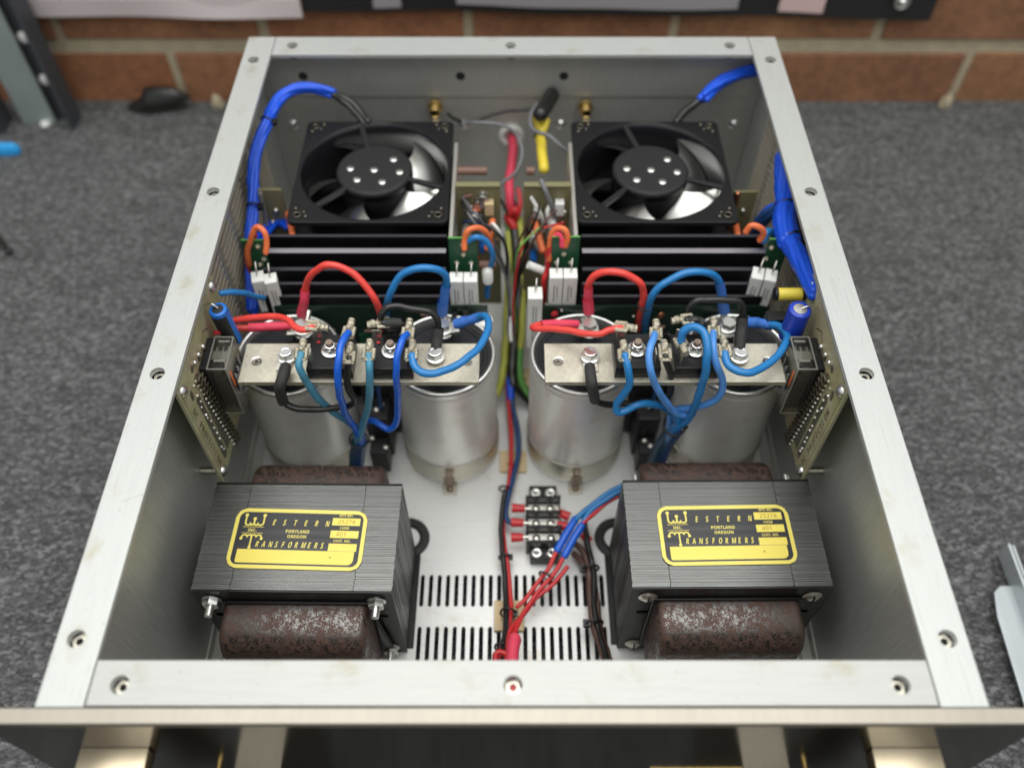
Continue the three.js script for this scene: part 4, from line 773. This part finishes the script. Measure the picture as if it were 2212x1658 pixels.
// ---------- blue looms along the case walls ----------
function loom(label, list, extra = [], ties = []) {
  const main = path(list[0].p), t = thing('wire_loom', label, 'wire loom', main[0]);
  for (const { p, r, mm, n = 5, spread } of list) {
    const base = path(p);
    for (let k = 0; k < n; k++) {
      const ph = k * 2 * Math.PI / n, off = spread ?? r * 0.55;
      M('insulation', [tube(base.map((q, i) => q.clone().add(V(off * Math.cos(ph + i * 0.35), off * Math.sin(ph + i * 0.35), off * 0.4 * Math.sin(ph * 2 + i)))), n > 1 ? r * 0.52 : r, false, true, 8)], mm, t);
    }
  }
  for (const [a, r, d] of ties) M('cable_tie', [ring(at(...a), r, 0.9, d), box(-2, 2, -2, 2, -2.5, 2.5, 0.5).translate(...at(...a).add(V(r, 0, 1)).toArray())], m.tie, t);
  for (const [p, r, mm] of extra) M('sleeve', [tube(path(p), r)], mm, t);
  return t;
}
loom('long ultramarine wire loom curving from a fan down the case wall with vent slots', [
  { p: [[716, 200, 214], [680, 191, 218], [640, 193, 220], [608, 210, 219], [587, 240, 217], [572, 275, 214], [557, 310, 208], [549, 350, 200], [547, 390, 192], [548, 430, 184], [545, 470, 176], [541, 520, 168], [541, 570, 160], [543, 620, 150], [545, 670, 140]], r: 4.6, mm: m.ultra, n: 6 },
  { p: [[548, 540, 168], [575, 500, 160], [600, 478, 158], [625, 490, 160]], r: 4.5, mm: m.ultra, n: 3 },
], [[[[722, 203, 213], [750, 215, 208], [775, 238, 203], [795, 262, 200]], 3.2, m.black], [[[722, 206, 213], [745, 222, 207], [770, 246, 202], [785, 266, 199]], 2.6, m.black]],
  [[[578, 262, 215], 5.2, V(-0.3, -0.3, 1)], [[548, 445, 182], 5.2, V(0, -0.4, 1)], [[541, 560, 162], 5.2, V(0, -0.4, 1)]]);
loom('short ultramarine loom entering under the rail at the case corner', [{ p: [[1640, 150, 216], [1600, 160, 214], [1565, 175, 212], [1540, 192, 210], [1520, 211, 208]], r: 5.4, mm: m.ultra, n: 4 }], [[[[1522, 208, 208], [1498, 226, 204], [1475, 246, 201], [1462, 262, 199]], 3.4, m.black]]);
loom('tied ultramarine loom of many wires running under the rail past the relay', [
  { p: [[1697, 345, 214], [1697, 400, 208], [1698, 440, 206], [1694, 475, 206], [1705, 520, 206]], r: 8.0, mm: m.ultra, n: 9 },
  { p: [[1705, 520, 206], [1726, 555, 210], [1745, 590, 214], [1768, 632, 218]], r: 6.8, mm: m.ultra, n: 8 },
  { p: [[1690, 448, 206], [1662, 462, 196], [1640, 485, 182], [1630, 500, 172]], r: 5.4, mm: m.navy, n: 5 },
  { p: [[1690, 446, 207], [1664, 456, 198], [1642, 478, 184]], r: 4.4, mm: m.ultra, n: 3 },
], [[[[1768, 632, 218], [1773, 640, 218]], 4, m.tie]], [[[1698, 444, 206], 8.4, V(0, -0.3, 1)], [[1712, 518, 206], 8.2, V(0.3, 0, 1)]]);
// looped leads at the heat sink ends
const loop = (label, p, mm, r = 2.2, sl) => wire('looped_lead', label, 'wire', { m: mm, r, p, sleeves: sl });
loop('orange looped lead beside the blue one at the small green board near the aisle', [[1003, 537, 200], [1003, 515, 206], [1012, 498, 212], [1030, 492, 212], [1045, 498, 208], [1056, 512, 200], [1062, 540, 180]], m.orange);
loop('blue looped lead beside the orange one at the small green board near the cable aisle', [[1012, 520, 204], [1025, 512, 208], [1042, 515, 206], [1056, 530, 200], [1064, 555, 188], [1058, 580, 172], [1052, 640, 140]], m.blue);
loop('orange looped lead over the red one near the hanging red lead', [[1222, 530, 201], [1226, 512, 208], [1220, 497, 213], [1206, 492, 213], [1194, 500, 210], [1188, 525, 200], [1186, 560, 186]], m.orange);
loop('short pink red looped lead inside the orange loop near the cable aisle', [[1215, 530, 201], [1213, 512, 207], [1204, 504, 209], [1196, 512, 206]], m.pink);
loop('dark red lead hanging beside the white ceramic pair and the cable aisle', [[1190, 520, 202], [1184, 545, 192], [1182, 580, 176], [1176, 600, 170], [1174, 640, 150], [1170, 680, 120], [1166, 710, 90]], m.redDark);
loop('orange red looped lead at the heat sink end beside the long blue loom', [[574, 545, 199], [575, 520, 206], [570, 499, 212], [560, 488, 214], [549, 497, 211], [540, 520, 202], [534, 545, 192], [538, 570, 180]], m.orange);
loop('deep red lead curling below the orange loop beside the long blue loom', [[548, 508, 204], [540, 530, 196], [534, 555, 184], [540, 580, 172], [548, 590, 165]], m.redDark, 2.6);
loop('orange red looped lead at the heat sink end beside the tied blue loom', [[1612, 500, 206], [1616, 490, 210], [1632, 488, 211], [1646, 494, 209], [1650, 506, 204], [1642, 518, 199]], m.orange, 2.4);
loop('blue lead bending behind the small green board beside the tied blue loom', [[1650, 520, 196], [1658, 500, 200], [1672, 505, 196], [1680, 540, 180], [1676, 570, 165]], m.blue, 2.6);
loop('orange lead running upright beside the olive board and the red sleeve', [[1053, 536, 170], [1060, 500, 176], [1064, 478, 178]], m.orange, 2.6);
loop('orange lead running upright from the olive board below the yellow sleeve', [[1172, 540, 166], [1164, 512, 172], [1155, 482, 176]], m.orange, 2.8);
loop('short orange lead at the fan corner near the long blue loom', [[632, 508, 186], [628, 485, 180], [622, 462, 172]], m.orange, 2.6);
loop('short light blue lead from the protection board to the white ceramic pair', [[478, 633, 212], [505, 631, 208], [530, 633, 200], [552, 641, 190], [568, 643, 182]], m.blue, 2.1);
loop('short orange lead at the fan corner near the tied blue loom', [[1594, 508, 186], [1590, 488, 180]], m.orange, 2.6);

// ---------- rear panel fittings ----------
for (const [x, label] of [[-67, 'gold socket on the rear panel near the fan with the long blue loom'], [64, 'gold socket on the rear panel behind the fan with the yellow sleeve']]) {
  const t = thing('gold_socket', label, 'socket', V(x, 176, -531));
  M('barrel', [lathe([[0, 12], [4, 12], [4.6, 11], [4.6, 4], [6.4, 4], [6.4, 0]], V(x, 176, -531), V(0, 0, 1), 20)], m.brass, t);
  M('solder_tag', [box(x - 3, x + 4, 166, 170, -522, -516, 1)], m.zinc, t);
}
{
  const t = wire('red_cable', 'thick pink red sleeved cable from the rear panel grommet into the cable aisle', 'cable', { m: m.pink, r: 4.1, p: [[1106, 300, 141], [1108, 315, 142], [1105, 350, 134], [1101, 385, 128], [1101, 420, 122], [1104, 450, 112]] });
  M('grommet', [ring(V(-0.4, 143, -532), 9, 3, V(0, 0, 1))], m.ceramic, t);
  wire('yellow_sleeve', 'yellow sleeved cable end with a folded tip between the fans', 'cable', { m: m.yellow, r: 4.5, p: [[1166, 292, 168], [1170, 318, 168], [1173, 345, 167], [1175, 364, 166]], more: [{ p: [[1158, 250, 178], [1164, 268, 176], [1170, 282, 174]], r: 4.4 }, { p: [[1180, 262, 178], [1174, 280, 175]], r: 3.6 }], ties: [{ a: [1164, 283, 172], b: [1168, 288, 171], r: 5.8 }] });
  wire('black_cable', 'black cable plug hanging from the rear panel above the yellow sleeve', 'cable', { m: m.black, r: 6.5, p: [[1192, 205, -524, 'z'], [1180, 225, -512, 'z'], [1168, 246, -500, 'z']] });
  wire('thin_lead', 'thin black lead swagged from the gold socket across the rear panel', 'wire', { m: m.black, r: 1.5, p: [[968, 246, -516, 'z'], [985, 258, -505, 'z'], [1005, 262, -500, 'z'], [1030, 258, -500, 'z'], [1062, 248, -505, 'z'], [1095, 240, -508, 'z'], [1130, 238, -510, 'z'], [1165, 232, -512, 'z']], more: [{ p: [[1000, 262, -500, 'z'], [1030, 264, -498, 'z'], [1075, 268, -496, 'z'], [1105, 280, -495, 'z'], [1122, 302, -490, 'z'], [1128, 330, -480, 'z'], [1118, 365, -465, 'z'], [1085, 395, -440, 'z'], [1055, 418, -415, 'z'], [1040, 445, -392, 'z']], r: 1.4, m: m.greyWire }] });
  wire('thin_lead', 'thin grey lead draped from the black plug past the yellow sleeve', 'wire', { m: m.greyWire, r: 1.6, p: [[1160, 225, -510, 'z'], [1148, 245, -505, 'z'], [1146, 270, -495, 'z'], [1160, 285, -485, 'z'], [1180, 290, -480, 'z'], [1200, 305, -475, 'z'], [1225, 325, -470, 'z']] });
  wire('grey_lead', 'grey lead dropping in front of the olive board below the yellow sleeve', 'wire', { m: m.greyWire, r: 2, p: [[1170, 392, 206], [1180, 415, 200], [1190, 440, 190], [1200, 468, 176]] });
}

wire('thin_lead', 'thin blue lead tucked beside the red sleeve at the rear of the aisle', 'wire', { m: m.blue, r: 1.3, p: [[1092, 455, 130], [1085, 440, 140], [1072, 430, 150], [1062, 440, 150], [1058, 470, 145]] });
wire('thin_lead', 'thin brown lead crossing below the thin grey swag near the olive boards', 'wire', { m: m.brown, r: 1.4, p: [[1030, 470, 160], [1042, 440, 168], [1060, 425, 170], [1082, 432, 158], [1096, 462, 132]] });
wire('thin_lead', 'white lead bending beside the olive board under the yellow sleeve', 'wire', { m: m.ceramic, r: 1.8, p: [[1192, 500, 165], [1186, 478, 175], [1183, 455, 184], [1190, 440, 188]] });
wire('thin_lead', 'dark red lead folded beside the black sleeved cable under the red sleeve', 'wire', { m: m.redDark, r: 2.2, p: [[1120, 410, 130], [1124, 430, 126], [1122, 455, 120], [1114, 475, 110]] });

{
  const t = thing('wire_tangle', 'tangle of thin dark and coloured wires around the red sleeve between the olive boards', 'wires', at(1104, 470, 120));
  t.userData.kind = 'stuff';
  const tones = [m.black, m.brown, m.greyWire, m.black, m.navy, m.redDark, m.greyWire, m.green, m.black, m.brown, m.ceramic, m.black];
  tones.forEach((k, i) => {
    const side = i % 2 ? 1 : -1, x = side * rr(14, 40), z0 = rr(-400, -380);
    M('thin_wire', [tube([V(x, rr(150, 188), z0), V(x - side * rr(0, 8), rr(175, 200), z0 + rr(10, 24)), V(side * rr(4, 14), rr(150, 180), z0 + rr(14, 34)), V(side * rr(0, 5), rr(118, 140), rr(-375, -350)), V(side * rr(0, 4), 96, rr(-345, -330))], rr(0.8, 1.5))], k, t);
  });
}

// ---------- central cable aisle ----------
wire('black_cable', 'black sleeved cable running down the middle aisle between the capacitors', 'cable', { m: m.black, r: 4.4, p: [[1106, 440, 112], [1110, 470, 108], [1114, 520, 100], [1118, 580, 92], [1120, 640, 84], [1116, 690, 76], [1110, 740, 68], [1106, 790, 60], [1108, 830, 54]], more: [{ p: [[1112, 455, 118], [1098, 468, 112], [1110, 490, 106]], r: 4.2, m: m.redDark }, { p: [[1096, 470, 104], [1100, 495, 102]], r: 3.4, m: m.green }, { p: [[1108, 830, 54], [1125, 850, 46], [1150, 875, 38]], r: 2.6 }] });
wire('yellow_wire', 'yellow green earth wire nearest the second capacitor in the middle aisle', 'wire', { m: m.yellowGreen, r: 3.3, p: [[1098, 505, 100], [1100, 540, 94], [1098, 600, 86], [1096, 660, 78], [1093, 720, 70], [1090, 770, 62], [1084, 815, 54], [1074, 850, 46]] });
wire('yellow_wire', 'yellow green earth wire curving towards the third capacitor in the middle aisle', 'wire', { m: m.yellowGreen, r: 3.3, p: [[1122, 475, 108], [1126, 520, 100], [1128, 580, 92], [1130, 640, 84], [1128, 700, 76], [1124, 750, 66]], more: [{ p: [[1124, 750, 66], [1122, 800, 56], [1130, 835, 48], [1148, 860, 42]], r: 3, m: m.green }] });
wire('red_wire', 'long red wire down the middle aisle to the front rail past the terminal strip', 'wire', {
  m: m.redDark, r: 1.9, p: [[1096, 830, 52], [1099, 880, 47], [1104, 940, 44], [1104, 1000, 42], [1098, 1050, 42], [1090, 1090, 42], [1087, 1130, 42], [1089, 1180, 42], [1096, 1220, 42], [1101, 1270, 42], [1104, 1310, 43], [1098, 1350, 46], [1086, 1390, 52], [1080, 1430, 60]],
  ties: [{ a: [1091, 1052, 42], b: [1090, 1060, 42], r: 4.5 }, { a: [1090, 1198, 42], b: [1091, 1208, 42], r: 4.5 }],
});
wire('blue_wire', 'navy blue wire beside the long red one in the aisle, ending at the terminal strip', 'wire', { m: m.navy, r: 2.2, p: [[1108, 800, 56], [1104, 845, 51], [1110, 890, 47], [1120, 945, 44], [1117, 995, 42], [1106, 1040, 42], [1096, 1080, 42], [1092, 1110, 42], [1098, 1126, 42], [1110, 1132, 42]], more: [{ p: [[1106, 780, 60], [1102, 830, 54], [1103, 860, 49]], r: 3.4, m: m.ultra }] });
wire('black_wire', 'black wire tied along the long red wire over the vent slots', 'wire', { m: m.black, r: 2.1, p: [[1092, 1060, 45], [1083, 1120, 44], [1084, 1180, 44], [1090, 1240, 44], [1092, 1300, 46], [1092, 1350, 50], [1088, 1390, 54], [1088, 1430, 60]], ties: [{ a: [1098, 1320, 46], b: [1097, 1328, 47], r: 5.4 }, { a: [1084, 1395, 54], b: [1083, 1402, 55], r: 4.6 }] });
// terminal strip
{
  const o = V(24, 32, -196), t = thing('terminal_strip', 'black screw terminal strip on the chassis floor between the transformers', 'terminal block', o);
  M('body', [box(13.5, 35, 32.2, 42, -228, -165, 1)], m.blackPlastic, t);
  for (let k = 0; k < 4; k++) M('barrier', [box(10.5, 37.5, 32.4, 51, -214.2 + k * 12.6, -211.6 + k * 12.6, 0.6)], m.blackPlastic, t);
  for (let k = 0; k < 3; k++) M('terminal_plate', [box(12.5, 36, 42.1, 43, -210.6 + k * 12.6, -202.8 + k * 12.6), ...[18.5, 29.5].map((x) => lathe([[0, 2.2], [2.4, 1.9], [3.3, 0]], V(x, 43, -206.7 + k * 12.6), AX, 16))], m.tin, t);
  for (const z of [-221, -170]) for (const x of [18.5, 30]) M('mounting_screw', [lathe([[0.8, 0.4], [2, 1.8], [4, 1.6], [4.6, 0]], V(x, 42.1, z), AX, 18)], m.zinc, t);
}
const faston = (label, a, b) => { const p = at(...a), q = at(...b), t = thing('spade_connector', label, 'connector', p); M('boot', [rod(p, q, 3.6, 12, 3.0)], m.redDark, t); M('blade', [rod(q, q.clone().add(q.clone().sub(p).setLength(4)), 1.3, 8)], m.tin, t); return t; };
faston('red spade connector at the rear pole of the terminal strip, on the long wire side', [1106, 1097, 46], [1134, 1098, 46]);
faston('red spade connector at the middle pole of the terminal strip, on the long wire side', [1104, 1128, 46], [1131, 1129, 46]);
faston('red spade connector at the front pole of the terminal strip, on the long wire side', [1104, 1161, 46], [1130, 1160, 46]);
faston('red spade connector at the rear pole of the terminal strip, on the blue sleeve side', [1230, 1116, 46], [1206, 1106, 46]);
faston('red spade connector at the middle pole of the terminal strip, on the blue sleeve side', [1226, 1136, 46], [1203, 1134, 46]);
faston('red spade connector lying under the blue sleeves beside the brown wires', [1274, 1170, 40], [1258, 1152, 42]);
// crossing red wires with blue splices
const crossing = [
  ['red wire crossing from the slotted screw transformer through the first blue splice', [[1344, 1060, 70], [1310, 1080, 66], [1275, 1098, 64], [1245, 1118, 62], [1222, 1155, 60], [1203, 1188, 58], [1186, 1225, 55], [1160, 1260, 52], [1138, 1290, 50], [1118, 1310, 50]], [[1243, 1121, 62], [1225, 1150, 61], [1204, 1187, 58]]],
  ['red wire crossing from the slotted screw transformer through the second blue splice', [[1344, 1068, 72], [1315, 1082, 68], [1285, 1108, 66], [1255, 1135, 65], [1238, 1165, 63], [1219, 1201, 60], [1196, 1238, 57], [1165, 1275, 54], [1135, 1318, 54], [1112, 1365, 58], [1102, 1410, 64]], [[1256, 1136, 65], [1240, 1162, 63], [1220, 1199, 60]]],
];
crossing.forEach(([label, p, s]) => { const t = wire('red_wire', label, 'wire', { m: m.redDark, r: 1.65, p }); M('splice', [tube(path(s), 2.9, false, true)], m.cobalt, t); });
wire('red_wire', 'red wire looping from the cable pad up beside the crossing wires', 'wire', { m: m.redDark, r: 1.65, p: [[1225, 1225, 55], [1195, 1262, 53], [1160, 1290, 52], [1128, 1330, 54], [1103, 1360, 58], [1096, 1395, 62], [1098, 1430, 66]], ties: [{ a: [1180, 1240, 55], b: [1176, 1247, 55], r: 4.8 }] });
wire('blue_wire', 'blue wire leading from the splices to the slotted screw transformer', 'wire', { m: m.blue, r: 2.1, p: [[1256, 1138, 64], [1268, 1112, 66], [1290, 1092, 68], [1318, 1072, 72], [1346, 1058, 76]], more: [{ p: [[1246, 1120, 64], [1272, 1096, 66], [1305, 1070, 70], [1346, 1048, 76]], r: 2.0 }] });
wire('red_wire', 'bare ended red loop with a pink boot by the front rail', 'wire', { m: m.redDark, r: 2, p: [[1070, 1436, 66], [1070, 1415, 68], [1080, 1404, 68], [1092, 1410, 68], [1092, 1440, 64]], more: [{ n: 'boot', p: [[1112, 1380, 66], [1109, 1395, 68], [1106, 1424, 70]], r: 4.4, m: m.pink }] });
{
  const runs = [[[[1235, 1170, 40], [1255, 1185, 42], [1268, 1215, 42], [1273, 1260, 42], [1276, 1310, 44], [1284, 1360, 46], [1298, 1400, 50], [1310, 1440, 54]], m.brown], [[[1262, 1120, 44], [1270, 1180, 44], [1280, 1220, 44], [1284, 1262, 44], [1284, 1310, 46], [1292, 1360, 48], [1304, 1400, 52], [1316, 1440, 56]], m.black], [[[1240, 1196, 38], [1262, 1222, 40], [1280, 1250, 42], [1290, 1300, 43], [1296, 1360, 46], [1312, 1410, 50], [1322, 1440, 54]], m.brown]];
  const t = thing('wire_loom', 'brown and black wires tied together over the vent slots beside the slotted screw transformer', 'wire loom', path(runs[0][0])[0]);
  for (const [p, k] of runs) M('insulation', [tube(path(p), 2.3)], k, t);
  for (const a of [[1276, 1228, 43], [1284, 1346, 46]]) M('cable_tie', [ring(at(...a), 6, 0.9, V(0.1, 0, 1)), box(-2, 2, -2, 2, -2.5, 2.5).translate(...at(...a).add(V(-6, 0, 0)).toArray())], m.tie, t);
}
[[[1068, 1300, 32], [1132, 1365, 32], 'cream adhesive cable pad under the wires, between the two rows of vent slots'], [[1080, 977, 32], [1137, 1022, 32], 'tan adhesive cable pad under the wires between the capacitors'], [[1078, 800, 32], [1150, 838, 32], 'tan adhesive cable pad farthest back in the aisle between the capacitors']].forEach(([a, b, label]) => { const p = at(...a), q = at(...b), t = thing('cable_pad', label, 'cable mount', p.clone().lerp(q, 0.5)); M('base', [box(p.x, q.x, 32.2, 35.5, p.z, q.z, 0.6)], m.cream, t); M('bridge', [box(p.x + 5, q.x - 5, 35.5, 38.5, (p.z + q.z) / 2 - 4, (p.z + q.z) / 2 + 4, 0.6)], m.cream, t); });

// ---------- things round the amplifier ----------
{
  const t = thing('shelf_post', 'charcoal slotted angle post with white bolts standing by the brick wall', 'shelf post', V(-540, 0, -745));
  M('angle', [box(-545, -512, 0, 900, -756, -752), box(-516, -512, 0, 900, -752, -728)], m.postPaint, t);
  M('angle_return', [box(-600, -592, 0, 900, -752, -722)], m.postPaint, t);
  M('brace', [box(-576, -537, 0, 240, -745, -741, 0.6)], m.galvanised, t);
  for (const [px, py] of [[50, 83], [96, 174]]) { const p = at(px, py, -750, 'z'); M('bolt', [lathe([[0, 4], [4.5, 3.6], [7, 0.6], [7, 0]], V(p.x, p.y, -752), V(0, 0, 1), 18)], m.ceramic, t); }
  M('foot_bolt', [lathe([[0, 4], [5, 3], [6, 0]], at(98, 268, 2), AX, 14)], m.ceramic, t);
}
{
  // banners hanging on the wall, lower edges just in frame
  const sheet = (x0, x1, y0f, z, th) => { const g = new THREE.BoxGeometry(x1 - x0, 420, th, 80, 12, 1), p = g.attributes.position; for (let i = 0; i < p.count; i++) { const x = p.getX(i) + (x0 + x1) / 2, k = 0.5 - p.getY(i) / 420; p.setXYZ(i, x, p.getY(i) + 210 + y0f(x) * 1, p.getZ(i) + z + k * (2.5 * Math.sin(x / 60) + 1.2 * Math.sin(x / 27 + 1))); } g.computeVertexNormals(); return g; };
  const a = thing('banner', 'pale pink white banner hanging on the wall beside the shelf post', 'banner', V(-370, 300, -772));
  M('cloth', [sheet(-560, -228, () => 118, -770, 2)], m.bannerPale, a);
  M('hem', [sheet(-560, -228, () => 117, -767.6, 1).scale(1, 0.05, 1).translate(0, 113.2, 0)], m.bannerPale, a);
  const b = thing('banner', 'black banner with grey and pink print and a metal eyelet, hanging on the wall', 'banner', V(110, 300, -772));
  const edge = (x) => 122 - Math.max(0, x + 20) * 0.02;
  M('cloth', [sheet(-226, 458, edge, -774, 2)], m.bannerBlack, b);
  M('print', [sheet(-60, 245, (x) => edge(x) + 8, -771.6, 0.6), sheet(-150, -120, (x) => edge(x) + 5, -771.6, 0.6)], m.bannerGrey, b);
  M('print', [sheet(290, 338, (x) => edge(x) + 6, -771.6, 0.6)], m.bannerPink, b);
  M('eyelet', [ring(at(1950, 4, -768, 'z'), 7, 2, V(0, 0, 1)), ball(at(1950, 4, -768, 'z'), 5)], m.zinc, b);
}
{
  const t = thing('metal_bracket', 'grey folded sheet metal bracket lying on the carpet beside the case', 'bracket', V(420, 0, -100));
  M('flat_flange', [slab([[366, -134], [370, -153], [376, -158], [409, -158], [409, 44], [359, 44]], 8, 10.5, [], 0.5)], m.sheetGrey, t);
  M('upright_rib', [box(384, 386.5, 8, 26, -186, 44, 0.6), box(389, 391, 8, 23, -186, 44, 0.6)], m.sheetGrey, t);
  M('back_flange', [slab([[405, -172], [416, -182], [520, -182], [520, 60], [405, 60]], 16, 18.5, [], 0.5)], m.sheetGrey, t);
}
{
  const t = thing('blue_ribbon', 'bright blue plastic tip lying on the carpet below the shelf post', 'plastic piece', V(-580, 2, -684));
  M('strip', [aim(new THREE.CapsuleGeometry(9, 60, 6, 14).scale(1, 1, 0.5), V(1, -0.06, -0.12)).translate(-598, 8, -683)], m.ribbon, t);
  const c = thing('black_cable', 'short black cable end on the carpet at the picture edge below the blue tip', 'cable', V(-525, 3, -532));
  M('insulation', [tube([V(-560, 4, -570), V(-540, 4, -549), V(-518, 4, -526)], 3.6)], m.black, c);
  const k = thing('black_bag', 'crumpled black object lying against the foot of the brick wall', 'bag', V(-440, 0, -772));
  const g = new THREE.IcosahedronGeometry(1, 4), p = g.attributes.position;
  for (let i = 0; i < p.count; i++) { const v = V(p.getX(i), p.getY(i), p.getZ(i)), n = 0.85 + 0.3 * vnoise(v.x * 0.2 + 0.5, v.y * 0.2 + v.z * 0.1 + 0.5, 9, 9, 3); p.setXYZ(i, v.x * 40 * n, Math.max(-1, v.y * (v.x > -0.2 ? 20 : 9) * n), v.z * 12 * n); }
  g.computeVertexNormals();
  M('skin', [g.rotateZ(0.18).translate(-424, 8, -770)], m.black, k);
  for (const [x, z, label] of [[-353, -775, 'pale mortar dropping at the wall foot beside the crumpled black object'], [520, -775, 'pale mortar dropping at the wall foot below a brick joint on the banner side']]) {
    const q = thing('mortar_lump', label, 'mortar lump', V(x, 0, z)), h = new THREE.IcosahedronGeometry(1, 3), r = h.attributes.position;
    for (let i = 0; i < r.count; i++) { const n = 0.7 + 0.6 * vnoise(r.getX(i) * 0.4 + 0.5, r.getY(i) * 0.4 + r.getZ(i) * 0.3 + 0.5, 8, 8, 17); r.setXYZ(i, r.getX(i) * 6 * n, r.getY(i) * 11 * n, r.getZ(i) * 6 * n); }
    h.computeVertexNormals();
    M('lump', [h.translate(x, 5, z)], m.mortar, q);
  }
}

scene.traverse((o) => { if (o.isMesh) { o.castShadow = true; o.receiveShadow = true; } });
renderer.render(scene, camera);
